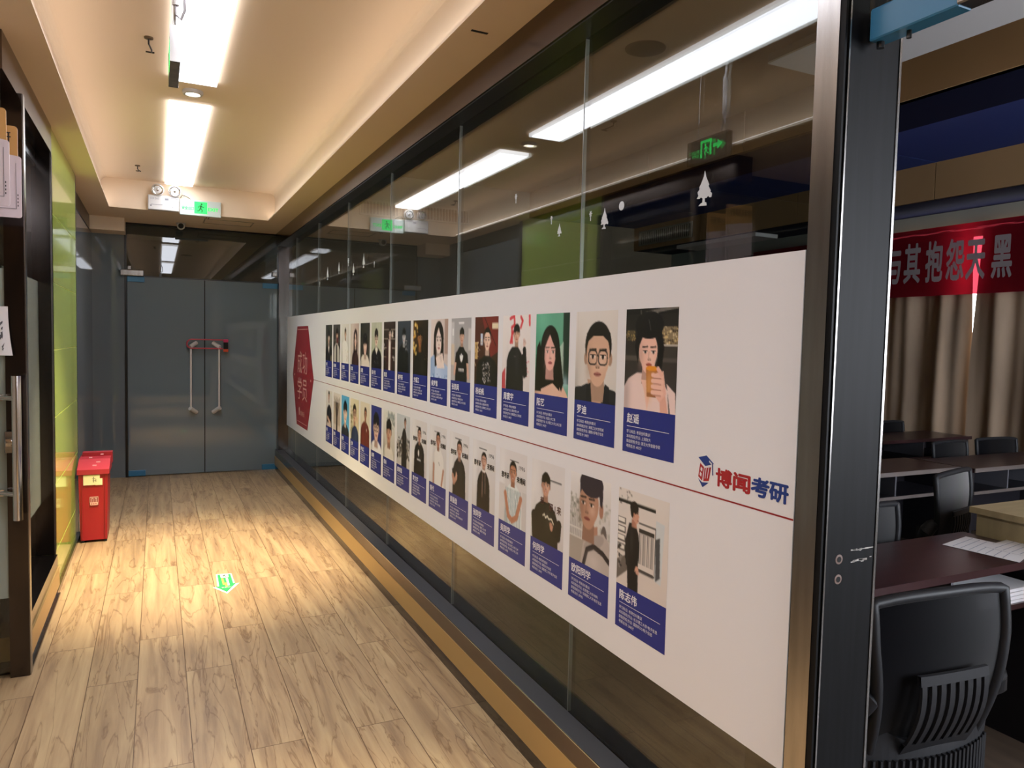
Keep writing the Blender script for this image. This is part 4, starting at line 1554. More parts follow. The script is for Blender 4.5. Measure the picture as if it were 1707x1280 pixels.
def l6(p):
    slogan_wall(p)
    p.line((.3, .12), (.62, .12), .006, '#222022')
    p.shoulders(.54, .48, .30, '#e5e1dd', neck=.1)
    p.line((.28, .8), (.27, 1.2), .045, '#b98872')
    p.line((.83, .86), (.74, 1.15), .04, '#b98872')
    p.face(.52, .28, .105, '#b98068', 'crew')
    p.line((.56, .72), (.62, .78), .006, '#4a4644')


def l7(p):
    slogan_wall(p)
    p.line((.3, .16), (.58, .16), .006, '#222022')
    p.shoulders(.5, .5, .32, '#18171a', neck=.1)
    p.face(.5, .32, .105, '#bf8d78', 'crew')
    p.ell(.46, .72, .05, .07, '#e2e0de')
    p.rect(.36, .84, .6, .88, '#d0cecc')


def l8(p):
    p.bg('#c4cbd2', '#c9c2ba', 90)
    p.shoulders(.58, .34, .18, '#2a2826', neck=.06)
    p.face(.64, .17, .07, '#b88a76', 'short')
    p.speck(0, .55, 1, 1.0, 110, ['#2a2624', '#5a524c', '#8a8078', '#1a1816'], .015, .06, .85)
    p.rect(.45, .6, .7, 1.2, '#231f1f')


def l9(p):
    p.bg('#e0e0dc', '#bdb5aa', 90)
    p.speck(.3, .05, 1, .45, 50, ['#8a9490', '#c8ccc6', '#5c6660'], .02, .06, .5)
    p.rect(.4, .08, .9, .2, '#7c8a90', .6)
    p.shoulders(.46, .88, .42, '#ddd6cc', neck=.16)
    p.face(.5, .52, .2, '#c09078', 'fringe', turn=-.2)


def l10(p):
    p.bg('#343c86', '#2c3478', 90)
    p.shoulders(.5, .92, .5, '#e6e4ea', neck=.18, drop=.1)
    p.face(.5, .55, .25, '#d8b4a8', 'fringe', '#17151a', True)


def l11(p):
    p.bg('#e0d8c6', '#d3c8b4', 90)
    p.shoulders(.52, .55, .42, '#6e3026', neck=.12)
    p.face(.56, .33, .12, '#a8745c', 'crew')
    p.rect(.52, .56, .56, 1.2, '#4a2018')
    p.speck(.6, .7, .7, .8, 3, ['#e0d8d0'], .02, .03)


def l12(p):
    p.bg('#e8dfc4', '#cfc2a0', 60)
    p.speck(0, .2, .4, 1.0, 40, ['#8a8a5c', '#b8a878', '#5a5a3c'], .02, .06, .6)
    p.shoulders(.55, .8, .4, '#2a3654', neck=.13)
    p.face(.5, .42, .17, '#d2a88e', 'short', '#1d1814', True)
    p.hand(.78, .62, .13, '#dcb49c', -.5)


def l13(p):
    p.bg('#59a9d8', '#63b4e0', 90)
    p.shoulders(.5, .88, .46, '#23262e', neck=.16)
    p.face(.5, .5, .22, '#eccfc0', 'fringe', '#151318')


def l14(p):
    p.bg('#ddd4cc', '#cfc2b8', 90)
    p.rect(.05, .3, .95, 1.0, '#b6a798')
    for k in range(16):
        p.line((.5, .9), (.1 + .055 * k, .12 + .2 * ((k * 7) % 5) / 5), .012, '#4a3e38', .9)
    p.rect(.42, .3, .6, 1.2, '#3e3430')


def l15(p):
    p.bg('#d8d4d2', '#c4beba', 80)
    p.shoulders(.52, .5, .34, '#1a191c', neck=.1)
    p.face(.48, .2, .11, '#c9a492', 'short')
    p.line((.28, .9), (.7, 1.05), .06, '#d2ab98')
    p.poly([(.2, 1.05), (.8, 1.05), (.8, 1.2), (.2, 1.2)], '#c9b8ae')


UP = [
    (u0, 'photo of a woman drinking from a tall orange glass', '赵谣', ['上海财大', '复旦大学金融专硕', '402分']),
    (u1, 'photo of a man with black glasses before a white wall', '罗迪', ['湖南工业大学机械', '湖南大学电子信息', '398分']),
    (u2, 'photo of a woman with long black hair before green', '阳艺', ['南昌土木工程', '长沙理工大学土木工程', '342分']),
    (u3, 'photo of a man in black raising a hand before red brush strokes', '周寰宇', ['湖南大学土木', '湖南理工大学机械', '346分']),
    (u4, 'photo of a man in a black tee with a white floral print', '杨柏帆', ['湖南城市学院', '湖南理工大学土木', '362分']),
    (u5, 'photo of a man in a black tee with a white three-leaf emblem', '张凯闳', ['中南林业科大', '湖南理工大学计算机', '343分']),
    (u6, 'photo of a woman resting her chin on her hand', '侯梦雅', ['湖南师范大学', '湖南师范大学法律', '378分']),
    (u7, 'dark photo of a man beside yellow lamps', '方福江', ['长沙理工大学', '湖南大学机械', '351分']),
    (u8, 'dark grey photo of a person in black', '谢宇豪', ['湖南工商大学', '中南大学管理', '366分']),
    (u9, 'photo of a person with a white shirt before shelves', '陈思', ['长沙学院', '湖南大学会计', '229分']),
    (u10, 'photo of a man in a black jacket before pale stripes', '胡小东', ['湘潭大学', '湘潭大学材料', '355分']),
    (u11, 'photo of a woman with a black bob and white top', '周倩', ['湖南科技大学', '湖南师大教育', '371分']),
    (u12, 'photo of a woman with long hair before a pale wall', '彭琪', ['湖南文理学院', '湘潭大学法律', '364分']),
    (u13, 'photo of a man in a white shirt before white', '汪宏图', ['南华大学', '南华大学核工程', '339分']),
    (u14, 'photo of a person in a grey coat before a dark wall', '段海峰', ['吉首大学', '湖南大学化工', '347分']),
    (u15, 'photo of a person in black before dark green', '刘巧', ['湖南农大', '湖南农大农学', '352分']),
]
LO = [
    (l0, 'photo of a man in a dark suit in profile before a clothes rack', '陈志伟', ['长沙理工大学/电子信息', '国防科大/电子信息', '366分']),
    (l1, 'photo of a young man looking back with a rucksack strap', '欧阳同学', ['北京理工大学/材料', '华南理工大学/电子信息', '379分']),
    (l2, 'photo of a man in a dark sweater touching his chest', '何同学', ['湖南大学/信息', '湖南理工大学/电子信息', '346分']),
    (l3, 'photo of a man in a wavy striped shirt with clasped hands', '吴同学', ['长沙理工大学/土木', '长沙理工大学/土木', '345分']),
    (l4, 'photo of a man in a dark hooded jacket with pale cords', '张同学', ['湖南工业大学', '湖南大学机械', '338分']),
    (l5, 'photo of a man in a dark tee with a thumb up', '黄振盘', ['湘潭大学', '湘潭大学材料科学', '341分']),
    (l6, 'photo of a man in a white tee before a lettered wall', '黄代', ['长沙学院', '湖南大学计算机', '375分']),
    (l7, 'photo of a man in a black hooded top before a lettered wall', '李文宇', ['湖南农大', '中南林科大', '334分']),
    (l8, 'photo of a figure standing among dark plants', '唐玥珑', ['湖南科大', '湖南大学', '356分']),
    (l9, 'photo of a man in a pale shirt outdoors', '蔡林', ['南华大学', '南华大学临床', '347分']),
    (l10, 'portrait of a man with glasses on dark blue', '胡明', ['湘南学院', '湖南中医药', '345分']),
    (l11, 'photo of a man in a rust brown jacket', '尹志江', ['怀化学院', '湘潭大学', '350分']),
    (l12, 'photo of a man with a raised hand in a garden', '王帅', ['湖南工程', '湖南大学', '340分']),
    (l13, 'portrait of a man in black on light blue', '肖健', ['衡阳师范', '湖南师大', '361分']),
    (l14, 'photo of dark grass plumes before a building', '廖晨', ['湖南城院', '长沙理工', '349分']),
    (l15, 'photo of a man in a black tee before white', '刘兵', ['邵阳学院', '湖南工大', '337分']),
]
CW = .246


def portrait_card(yc, ztop, zmid, zbot, spec, k, seed):
    fn, label, name, lines = spec
    q = [84, 76, 68, 60, 54, 48, 44, 40, 36, 32, 30, 28, 26, 24, 24, 24][k]
    h = int(q * 1.2)
    P = Pic(q, h, seed)
    fn(P)
    im = lin(P.rgbv())
    s0 = 8.237 - (yc + CW / 2)
    vs = [S(s0 + CW * i / (q - 1), ztop + (zmid - ztop) * j / (h - 1), 1) for j in range(h) for i in range(q)]
    fs = [(j * q + i, j * q + i + 1, (j + 1) * q + i + 1, (j + 1) * q + i) for j in range(h - 1) for i in range(q - 1)]
    o = MB().add(vs, fs, PRINT).build('portrait_card', poster)
    at = o.data.attributes.new('print', 'FLOAT_COLOR', 'POINT')
    at.data.foreach_set('color', np.concatenate([im, np.ones((h, q, 1))], 2).astype(np.float32).ravel())
    o['label'] = label
    # blue caption
    m = MB()
    H = zmid - zbot
    m.quad(S(s0, zbot, 1), S(s0 + CW, zbot, 1), S(s0 + CW, zmid, 1), S(s0, zmid, 1), NAVY)
    m.text(name, S(s0 + .020, zmid - .041, 2), PR, PU, .031, WTXT, bold=.022)
    m.quad(S(s0 + .02, zmid - .0545, 2), S(s0 + .222, zmid - .0545, 2), S(s0 + .222, zmid - .053, 2), S(s0 + .02, zmid - .053, 2), WTXT)
    full = ['学习科目: 考研全科集训', '本科院校|专业: ' + lines[0], '录取院校|专业: ' + lines[1], '考研总分: ' + lines[2]]
    for i, tx in enumerate(full):
        m.text(tx, S(s0 + .02, zmid - .0735 - i * .0145, 2), PR, PU, .0112, WTXT)
    m.build('caption_panel', o)['label'] = 'navy caption with white writing'
    return o


PITCH_C = .2912
for k in range(16):
    portrait_card(1.722 + k * PITCH_C, 1.605, 1.312, 1.180, UP[k], k, 100 + k)
for k in range(16):
    o = portrait_card(1.732 + k * .2885, 1.068, .773, .640, LO[k], k, 200 + k)
    s0 = 8.237 - (1.732 + k * .2885 + CW / 2)
    if 2 <= k <= 7:
        m = MB()
        dy = [0, 0, .155, .115, .11, .105, .10, .115][k]
        SB = mat('slogan_red_black', '#55322e', .5)
        if k == 2:
            parts = [('想', .072, .155, .03, SB, None, .02), ('研 | 来', .139, .168, .032, SB, None, .02)]
        else:
            parts = [('想考研', .020, dy, .027, BTXT, .072, .02), ('来博闻', .162, dy, .027, BTXT, .072, .02), ('1996', .178, dy - .05, .024, BTXT, .052, 0)]
        for tx, a, d, hh, mt, wd, bo in parts:
            MB().text(tx, S(s0 + a, 1.068 - d, 2), PR, PU, hh, mt, width=wd, bold=bo).build('wall_lettering', o)['label'] = 'dark lettering on the wall in the photo'

# red line, badge, logo
MB().quad(S(1.49, 1.1185, 1), S(7.061, 1.1185, 1), S(7.061, 1.1225, 1), S(1.49, 1.1225, 1), REDL).build('red_line', poster)['label'] = 'thin red dividing line'
m = MB()
hexp = [(.635, 1.606), (1.221, 1.606), (1.513, 1.118), (1.221, .624), (.635, .624), (.386, 1.118)]
m.poly([S(s, z, 1) for s, z in hexp], REDV)
for z in (1.572, .662):
    m.quad(S(.66, z, 2), S(1.195, z, 2), S(1.195, z + .006, 2), S(.66, z + .006, 2), PTXT)
for ch, s, z in (('成', .67, 1.145), ('功', .95, 1.145), ('学', .67, .885), ('员', .95, .885)):
    m.text(ch, S(s, z + .02, 2), PR, PU, .235, PTXT, width=.235)
for s, z in ((.50, 1.12), (1.37, 1.10)):
    m.poly([S(s + .02 * math.cos(a * PI / 4), z + .012 * math.sin(a * PI / 4), 2) for a in range(8)], PTXT)
m.text('博闻考研', S(.84, .735, 2), PR, PU, .055, PTXT)
m.poly([S(.76, .73, 2), S(.80, .73, 2), S(.81, .80, 2), S(.78, .815, 2), S(.75, .79, 2)], PTXT)
m.build('hexagon_badge', poster)['label'] = 'red hexagon with pale pink title'
OY = 8.237 - 1.5


def lg(pts):
    return [S(OY + a, z, 1) for a, z in pts]


m = MB()
m.poly(lg([(.0014, 1.2122), (.0326, 1.2213), (.0622, 1.2032), (.0543, 1.2037), (.0430, 1.2100), (.0430, 1.2060), (.0520, 1.2000), (.0451, 1.1983), (.0293, 1.1931)]), LOGOB)
m.poly(lg([(.0025, 1.1582), (.0188, 1.1496), (.0445, 1.1526), (.0211, 1.1368)]), LOGOB)
bb = [(.0094, 1.1987), (.0247, 1.1895), (.0185, 1.1535), (.0032, 1.1627)]
m.poly(lg(bb), LOGOR)
for a, c in ((.18, .42), (.56, .80)):                    # the two counters of the B

    def bl(u_, v_):
        p0 = Vector(bb[0]).lerp(Vector(bb[1]), u_)
        p1 = Vector(bb[3]).lerp(Vector(bb[2]), u_)
        return p0.lerp(p1, v_)
    m.poly([S(OY + p.x, p.y, 2) for p in (bl(.3, a), bl(.72, a), bl(.72, c), bl(.3, c))], WHITEP)
ww = [(.0264, 1.1876), (.0517, 1.1939), (.0442, 1.1569), (.0235, 1.1531)]
m.poly(lg(ww), LOGOR)
for u0_, u1_ in ((.24, .34), (.62, .72)):
    def wl(u_, v_):
        p0 = Vector(ww[0]).lerp(Vector(ww[1]), u_)
        p1 = Vector(ww[3]).lerp(Vector(ww[2]), u_)
        return p0.lerp(p1, v_)
    m.poly([S(OY + p.x, p.y, 2) for p in (wl(u0_, -.02), wl(u1_, -.02), wl(u1_, .8), wl(u0_, .8))], WHITEP)
m.tube(lg([(.0560, 1.2035), (.0570, 1.189), (.0585, 1.1741)]), .0014, LOGOB, 6)
for ch, s, mt in (('博', .0715, LOGOR), ('闻', .1335, LOGOR), ('考', .194, LOGOB), ('研', .2515, LOGOB)):
    m.text(ch, S(OY + s, 1.1555, 1), PR, PU, .0475, mt, width=.0545, bold=.045)
m.build('logo', poster)['label'] = 'red and blue logo with book and graduation cap'

# ------------------------------------------------------------------ white stickers on the glass
TREE = [(-.0023, .0851), (.0028, .0692), (.0153, .0478), (.0132, .0439), (.0226, .0306), (.0205, .0288), (.0271, .0235), (.0258, .0142), (.0187, .0143), (.0137, .0194), (.0075, .0151),
        (.0, .0152), (.0006, .0055), (.0065, .0035), (.0086, -.0043), (-.0078, -.0028), (-.0227, -.0016), (-.0147, .0036), (-.0082, .0048), (-.0071, .0153), (-.014, .0197), (-.0204, .0164),
        (-.0304, .0181), (-.0241, .0246), (-.028, .0339), (-.0201, .0412), (-.022, .0459), (-.0159, .0534), (-.0054, .0708)]
STK = mat('sticker_film', '#c9cfd6', .6)
for y, z, s, lab in ((1.515, 1.865, 1.0, 'largest white tree sticker on the glass, nearest the door post'),
                     (1.985, 1.864, .74, 'white tree sticker left of the white dot on the glass'),
                     (2.274, 1.874, .5, 'white tree sticker left of the tiny white figures on the glass'),
                     (5.28, 1.955, .95, 'white tree sticker low on the far glass panes'),
                     (4.99, 1.985, 1.1, 'tall slim white tree sticker on the far glass panes'),
                     (5.75, 2.0, 1.0, 'white tree sticker second of the far cluster'),
                     (6.17, 1.98, 1.2, 'white tree sticker near the far corner of the glass wall')):
    tag(MB().prism([(XG - .0012, y - a * s, z + b * s) for a, b in TREE], (.001, 0, 0), STK).build('tree_sticker'), lab, 'sticker', 'white stickers on the glass')
for y, z, r, lab in ((1.893, 1.919, .0135, 'round white dot sticker on the glass between two trees'),):
    tag(MB().lathe((XG - .0002, y, z), (-1, 0, 0), [(0, r), (.001, r)], STK, 20).build('dot_sticker'), lab, 'sticker', 'white stickers on the glass')
for y, z, s, lab in ((2.07, 1.912, 1, 'tiny white figure sticker right of the seam on the near glass'), (2.335, 1.935, .9, 'tiny white figure sticker above the third tree'), (2.63, 2.06, 1.2, 'tiny white figure sticker high on the second pane'),
                     (4.72, 1.98, 1.3, 'tiny white figure sticker on the far glass beside the slim tree'), (5.44, 2.06, 2.2, 'white arrow-like sticker high on the far glass seam'), (6.5, 1.96, 1.6, 'small white figure sticker in the far corner of the glass')):
    m = MB()
    for a in range(3):
        t = a * PI / 3
        d = Vector((0, math.cos(t), math.sin(t))) * .009 * s
        n = Vector((0, -math.sin(t), math.cos(t))) * .0016 * s
        c = Vector((XG - .0012 - a * .0001, y, z + .009))
        m.prism([c - d - n, c + d - n, c + d + n, c - d + n], (.001, 0, 0), STK)
    m.prism([(XG - .0012, y - .002 * s, z - .014 * s), (XG - .0012, y + .002 * s, z - .014 * s), (XG - .0012, y + .0015 * s, z + .004), (XG - .0012, y - .0015 * s, z + .004)], (.001, 0, 0), STK)
    tag(m.build('star_sticker'), lab, 'sticker', 'white stickers on the glass')


# ------------------------------------------------------------------ classroom furniture
def desk(x0, x1, y0, y1, label, edge=ALU, bays=1):
    t = thing('classroom_desk', label, 'desk', ((x0 + x1) / 2, (y0 + y1) / 2, 0), 'classroom desks')
    MB().box(x0, x1, y0, y1, .722, .75, MAHOG).build('desktop', t)
    MB().box(x0, x1, y0 - .006, y0, .724, .7505, edge).build('edge_strip', t)
    MB().box(x0 + .02, x1 - .02, y0 + .015, y1 - .03, .578, .592, DESKB).box(x0 + .02, x1 - .02, y0 + .006, y0 + .016, .574, .594, edge).build('shelf', t)
    for x in (x0 + .01, x1 - .035):
        MB().box(x, x + .025, y0 + .02, y1 - .01, 0, .722, DESKB).build('side_panel', t)
    MB().box(x0 + .03, x1 - .03, y1 - .03, y1 - .012, .2, .722, DESKB).build('back_panel', t)
    for k in range(bays):
        x = x0 + (x1 - x0) * (k + 1) / (bays + 1)
        MB().box(x - .006, x + .006, y0 + .02, y1 - .03, .592, .722, mat('divider_grey', '#5a5a62', .4)).build('divider', t)
    return t


desk(1.86, 3.04, 1.55, 1.915, 'nearest dark desk in the doorway with papers on it', edge=MAHOG)
desk(3.55, 4.745, 3.03, 3.43, 'dark desk in the middle row behind the office chair', bays=1)
desk(4.765, 5.96, 2.95, 3.345, 'dark desk at the right of the middle row beside the curtains', bays=2)
desk(5.35, 6.58, 4.12, 4.55, 'dark desk in the far row against the brown curtains', edge=MAHOG)


def office_chair():
    t = thing('office_chair', 'x', 'chair', (0, 0, 0), 'black mesh office chairs')
    kw = dict(parent=t, keep=True)
    # seat cushion, rounded outline
    vs, fs = [], []
    n = 28
    rows = [(.86, .440), (1, .452), (1, .490), (.93, .508), (.6, .514)]
    for sc, z in rows:
        for k in range(n):
            a = 2 * PI * k / n
            c, s = math.cos(a), math.sin(a)
            e = .55
            vs.append((.235 * sc * math.copysign(abs(c) ** e, c), .225 * sc * math.copysign(abs(s) ** e, s), z))
    for r in range(len(rows) - 1):
        for k in range(n):
            fs.append((r * n + k, r * n + (k + 1) % n, (r + 1) * n + (k + 1) % n, (r + 1) * n + k))
    fs += [tuple(range(n - 1, -1, -1)), tuple((len(rows) - 1) * n + k for k in range(n))]
    MB().add(vs, fs, SEATF).build('seat', smooth=True, **kw)

    def back(x, z):
        """y of the back surface"""
        return -.235 - .05 * (z - .5) / .43 - .035 * math.sin((z - .5) / .43 * PI) + .30 * x * x
    # mesh panel
    nx, nz = 12, 16
    vs, fs = [], []
    for j in range(nz + 1):
        z = .535 + .385 * j / nz
        hw = .165 + .045 * min(1, j / nz * 1.3)
        for i in range(nx + 1):
            x = (i / nx * 2 - 1) * hw
            vs.append((x, back(x, z), z))
    for j in range(nz):
        for i in range(nx):
            a = j * (nx + 1) + i
            fs.append((a, a + 1, a + nx + 2, a + nx + 1))
    MB().add(vs, fs, CHAIRM).build('backrest', smooth=True, **kw)['label'] = 'dark see-through mesh'
    fr = MB()
    path = []
    for j in range(nz + 1):
        z = .50 + .42 * j / nz
        hw = .165 + .045 * min(1, j / nz * 1.3)
        path.append((-hw, back(hw, z) - .002, z))
    top = [(x, back(x, .93), .932 - .012 * (abs(x) / .21) ** 3) for x in [-.2, -.15, -.1, -.05, 0, .05, .1, .15, .2]]
    right = [(-p[0], p[1], p[2]) for p in reversed(path)]
    fr.tube(path + top + right, .0135, CHAIRP, 10)
    fr.build('back_frame', smooth=True, **kw)
    # lumbar support with slots
    lu = MB()

    def L(x, z, d=.03):
        return (x, back(x, z) - d - .012 * math.sin((z - .56) / .2 * PI), z)
    for k in range(8):
        x = -.098 + k * .028
        pts = [L(x, .575 + .16 * j / 8) for j in range(9)]
        for j in range(8):
            a, b = Vector(pts[j]), Vector(pts[j + 1])
            hw = .0075
            lu.add([(a.x - hw, a.y, a.z), (a.x + hw, a.y, a.z), (b.x + hw, b.y, b.z), (b.x - hw, b.y, b.z),
                    (a.x - hw, a.y + .008, a.z), (a.x + hw, a.y + .008, a.z), (b.x + hw, b.y + .008, b.z), (b.x - hw, b.y + .008, b.z)],
                   [(0, 1, 2, 3), (7, 6, 5, 4), (0, 3, 7, 4), (1, 5, 6, 2)], CHAIRP)
    for z0, z1 in ((.735, .758), (.545, .58)):
        for k in range(10):
            xa_, xb_ = -.108 + k * .0216, -.108 + (k + 1) * .0216
            a, b, c, d = Vector(L(xa_, z0)), Vector(L(xb_, z0)), Vector(L(xb_, z1)), Vector(L(xa_, z1))
            off = Vector((0, .010, 0))
            lu.add([a, b, c, d, a + off, b + off, c + off, d + off], [(0, 1, 2, 3), (7, 6, 5, 4), (0, 4, 5, 1), (3, 2, 6, 7)], CHAIRP)
    lu.build('lumbar_support', **kw)['label'] = 'slotted plastic plate'
    # U shaped yoke
    yk = MB()
    n = 24
    vs, fs = [], []
    for k in range(n + 1):
        u_ = k / n * 2 - 1
        x = .225 * u_
        yb_ = -.285 + .055 * u_ * u_
        zt = .572 + .115 * abs(u_) ** 2.6
        zb = .44
        for yy, zz in ((yb_, zb), (yb_ - .010, (zb + zt) / 2), (yb_, zt), (yb_ + .022, zt), (yb_ + .022, zb)):
            vs.append((x, yy, zz))
    for k in range(n):
        for j in range(5):
            a, b = k * 5 + j, k * 5 + (j + 1) % 5
            fs.append((a, b, b + 5, a + 5))
    fs += [(0, 1, 2, 3, 4), tuple(n * 5 + j for j in (4, 3, 2, 1, 0))]
    yk.add(vs, fs, CHAIRP)
    for k in range(25):
        u_ = -.92 + k * .0767
        x = .225 * u_
        y = -.295 + .055 * u_ * u_
        yk.box(x - .0032, x + .0032, y - .006, y + .006, .446, .54, CHAIRP)
    yk.build('yoke', smooth=False, **kw)['label'] = 'ribbed plastic yoke'
    for s in (-1, 1):
        MB().tube([(s * .205, -.225, .63), (s * .225, -.255, .672), (s * .205, -.27, .70), (s * .19, -.262, .705)], [.022, .032, .028, .018], CHAIRP, 12).build('hinge_bracket', smooth=True, **kw)
    MB().cyl((0, 0, .12), (0, 0, .30), .03, CHAIRP, 16).cyl((0, 0, .30), (0, 0, .42), .018, CHROME, 16).box(-.09, .09, -.1, .1, .415, .442, CHAIRP).build('gas_column', **kw)
    for k in range(5):
        a = PI / 2 + k * 2 * PI / 5
        c, s = math.cos(a), math.sin(a)
        lg_ = MB().tube([(0, 0, .115), (c * .14, s * .14, .105), (c * .29, s * .29, .075)], [.03, .024, .016], CHAIRP, 8).build('leg', smooth=True, **kw)
        MB().cyl((c * .29 - s * .022, s * .29 + c * .022, .028), (c * .29 + s * .022, s * .29 - c * .022, .028), .028, CHAIRP, 16).cyl((c * .29, s * .29, .03), (c * .29, s * .29, .08), .008, CHAIRP, 8).build('caster', parent=lg_, keep=True)
    return t


ch0 = office_chair()
spots = [(1.705, 1.375, -.10, 1, 'black mesh office chair nearest the doorway, seen from behind'),
         (3.36, 2.49, .25, 1, 'black mesh office chair turned aside behind the nearest desk'),
         (2.49, 2.25, .1, .95, 'black mesh office chair beside the door post behind the nearest desk'),
         (5.30, 3.76, .05, .9, 'black mesh office chair between the left middle desk and the far desk'),
         (5.93, 3.77, -.12, .9, 'black mesh office chair before the curtains at the right middle desk'),
         (6.17, 4.93, 0, .9, 'black mesh office chair in the far row beside the door post')]
for i, (x, y, r, hz, lab) in enumerate(spots):
    o = ch0 if i == 0 else dup(ch0)
    o.location = (x, y, 0)
    o.rotation_euler = (0, 0, r)
    o.scale = (1, 1, hz)
    o['label'] = lab

# pale wooden table beside the nearest desk, papers
t = thing('wooden_table', 'pale blond wooden table at the right edge beside the nearest desk', 'table', (3.6, 1.3, 0))
MB().box(3.05, 4.3, .75, 1.90, .835, .86, BLONDE).build('tabletop', t)
MB().box(3.07, 3.095, .77, 1.88, 0, .835, BLONDE).build('side_panel', t)
MB().box(4.25, 4.275, .77, 1.88, 0, .835, BLONDE).build('side_panel', t)
MB().box(3.095, 4.25, 1.84, 1.865, .1, .835, BLONDE).build('front_panel', t)
pp = thing('paper_sheets', 'white printed sheets lying on the nearest dark desk', 'paper', (2.9, 1.7, .75))
m = MB()
GR = mat('ruled_grey', '#9aa0b4', .7)
for k, (dx, dy, rz) in enumerate(((0, 0, 0), (.12, -.09, -.05))):
    c, s = math.cos(rz), math.sin(rz)

    def q2(a, b):
        return (2.875 + dx + a * c - b * s, 1.715 + dy + a * s + b * c)
    z = .7512 + k * .001
    pts = [q2(-.125, .095), q2(.09, .14), q2(.12, -.10), q2(-.09, -.17)]
    m.prism([(x, y, z) for x, y in pts], (0, 0, .0008), PAPER)
    for j in range(7):
        f = .12 + j * .11
        a = Vector(pts[0]).lerp(Vector(pts[3]), f)
        b = Vector(pts[1]).lerp(Vector(pts[2]), f)
        d = (b - a) * .06
        a, b = a + d, b - d
        m.quad((a.x, a.y, z + .0012), (b.x, b.y, z + .0012), (b.x, b.y - .003, z + .0012), (a.x, a.y - .003, z + .0012), GR)
m.build('sheet', pp)
bk = thing('book_stack', 'stack of pale papers on the shelf under the nearest desk', 'papers', (2.45, 1.7, .592))
for k in range(4):
    MB().box(2.60 + .012 * (k % 2), 2.93 + .01 * k, 1.565 + .005 * k, 1.78, .592 + k * .012, .603 + k * .012, PAPER).build('sheet_pile', bk)


# curtains, banner
def curtain(y0, y1, label, seed, slit=0):
    rnd = random.Random(seed)
    n = int((y1 - y0) / .022)
    zs = [.12 + k * (2.64 - .12) / 26 for k in range(27)]
    ph = [rnd.uniform(0, 6.28) for _ in range(4)]
    vs, fs = [], []
    for j, z in enumerate(zs):
        tz = (z - .12) / 2.6
        for i in range(n + 1):
            u_ = i / n
            y = y0 + (y1 - y0) * u_
            if slit < 0:
                y += .115 * max(0, tz - .48) * (1 - u_) ** 6
            if slit > 0:
                y -= .115 * max(0, tz - .48) * u_ ** 6
            x = 6.80 + .030 * math.sin(y * 17 + ph[0] + .25 * math.sin(z * 1.3)) + .014 * math.sin(y * 37 + ph[1] + z * .4) + .03 * math.sin(y * 6.3 + ph[2]) * (1 - tz * .5) + .012 * math.sin(z * 3 + y * 9 + ph[3])
            e = min(1, abs((y1 if slit > 0 else y0) - y) / .16)
            e = e * e * (3 - 2 * e)
            x = x * e + (6.80 - .012 * slit) * (1 - e)
            vs.append((x, y, z))
    for j in range(26):
        for i in range(n):
            a = j * (n + 1) + i
            fs.append((a, a + 1, a + n + 2, a + n + 1))
    return tag(MB().add(vs, fs, CURT).build('curtain', None, True), label, 'curtain')


YS = 4.305
curtain(YS - .007, 7.2, 'brown floor-length curtain left of the bright slit', 3, -1)
curtain(.6, YS + .007, 'brown floor-length curtain right of the bright slit', 5, 1)
tag(MB().cyl((6.80, .5, 2.662), (6.80, 7.3, 2.662), .010, STEEL, 10).build('curtain_rod'), 'metal rod carrying the brown curtains behind the red banner', 'rod')
bnr = thing('red_banner', 'red cloth banner with big pale characters above the brown curtains', 'banner', (6.66, 4.0, 2.03))
n = 40
vs, fs = [], []
for j in range(5):
    for i in range(n + 1):
        y = 7.0 - 6.0 * i / n
        vs.append((6.655 + .006 * math.sin(y * 3.1 + j), y, 2.03 + .645 * j / 4))
for j in range(4):
    for i in range(n):
        a = j * (n + 1) + i
        fs.append((a, a + 1, a + n + 2, a + n + 1))
MB().add(vs, fs, BANNER).build('cloth', bnr, True)
m = MB()
for ch, yc in (('与', 5.045), ('其', 4.835), ('抱', 4.61), ('怨', 4.405), ('天', 4.215), ('黑', 3.985)):
    m.text(ch, (6.643, yc, 2.20), (0, -1, 0), (0, 0, 1), .40, mat('banner_white', '#978a8e', .8), width=.165, align='C', bold=.035)
m.build('lettering', bnr)['label'] = 'pale block characters'

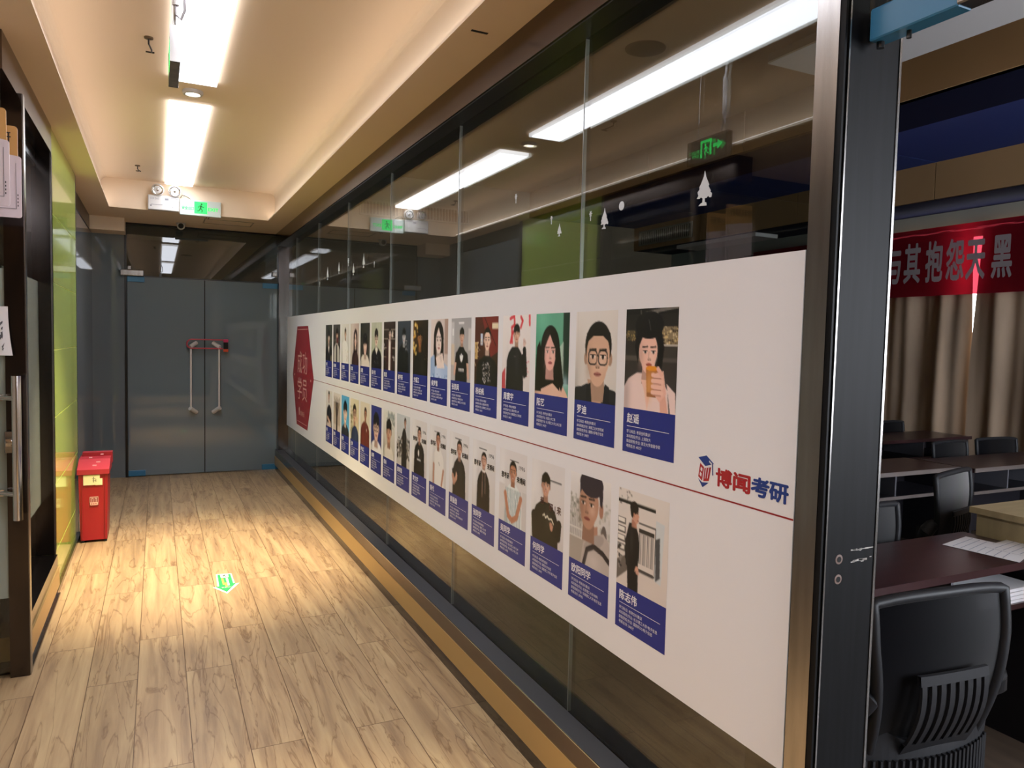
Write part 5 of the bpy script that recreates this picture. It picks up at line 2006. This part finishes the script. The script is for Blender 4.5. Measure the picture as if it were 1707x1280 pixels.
# unlit ceiling fixtures and air grilles of the classroom
t = thing('ceiling_fixture', 'long unlit white ceiling fixture over the classroom doorway', 'light', (3.85, 1.5, 3.3))
MB().box(3.5, 4.2, -.8, 3.62, 3.31, 3.36, mat('fixture_grey', '#77706a', .6)).build('housing', t)
MB().box(3.5, 4.2, -.8, 3.62, 3.30, 3.31, mat('fixture_white', '#c9c7c8', .6)).build('cover', t)
for x in (3.6, 4.1):
    for y in (-.4, 3.3):
        MB().cyl((x, y, 3.36), (x, y, 3.5), .008, STEEL, 8).build('hanger', t)


def air_grille(o, r, u, w_, h_, nsl, label):
    t = thing('air_grille', label, 'vent', o, 'classroom air grilles')
    o, r, u = Vector(o), Vector(r), Vector(u)
    nrm = r.cross(u)

    def slab(a0, a1, b0, b1, d0, d1, mt, name):
        pts = [o + r * a0 + u * b0 + nrm * d0, o + r * a1 + u * b0 + nrm * d0, o + r * a1 + u * b1 + nrm * d0, o + r * a0 + u * b1 + nrm * d0]
        return MB().prism(pts, nrm * (d1 - d0), mt).build(name, t)
    GV = mat('grille_metal', '#8c877c', .5)
    slab(0, w_, 0, h_, 0, .006, DARKP, 'backing')
    e = .02
    for a in ((0, w_, 0, e), (0, w_, h_ - e, h_), (0, e, e, h_ - e), (w_ - e, w_, e, h_ - e)):
        slab(a[0], a[1], a[2], a[3], .006, .022, GV, 'frame')
    for k in range(nsl):
        a = e + (w_ - 2 * e) * (k + .5) / nsl
        slab(a - .006, a + .006, e, h_ - e, .006, .018, GV, 'slat')
    return t


air_grille((2.2, 8.895, 2.99), (1, 0, 0), (0, 0, 1), 1.42, .19, 34, 'long slatted air grille high on the end wall behind the glass')
air_grille((6.195, 8.75, 2.90), (0, -1, 0), (0, 0, 1), 1.15, .2, 26, 'air grille on the tan ceiling step seen through the near glass')
t = thing('ceiling_fixture', 'slim unlit white fixture under the far ceiling step', 'light', (6.5, 7.3, 2.80))
MB().box(6.3, 6.65, 6.6, 8.05, 2.80, 2.845, mat('fixture_white')).build('housing', t)
bpy.context.view_layer.update()
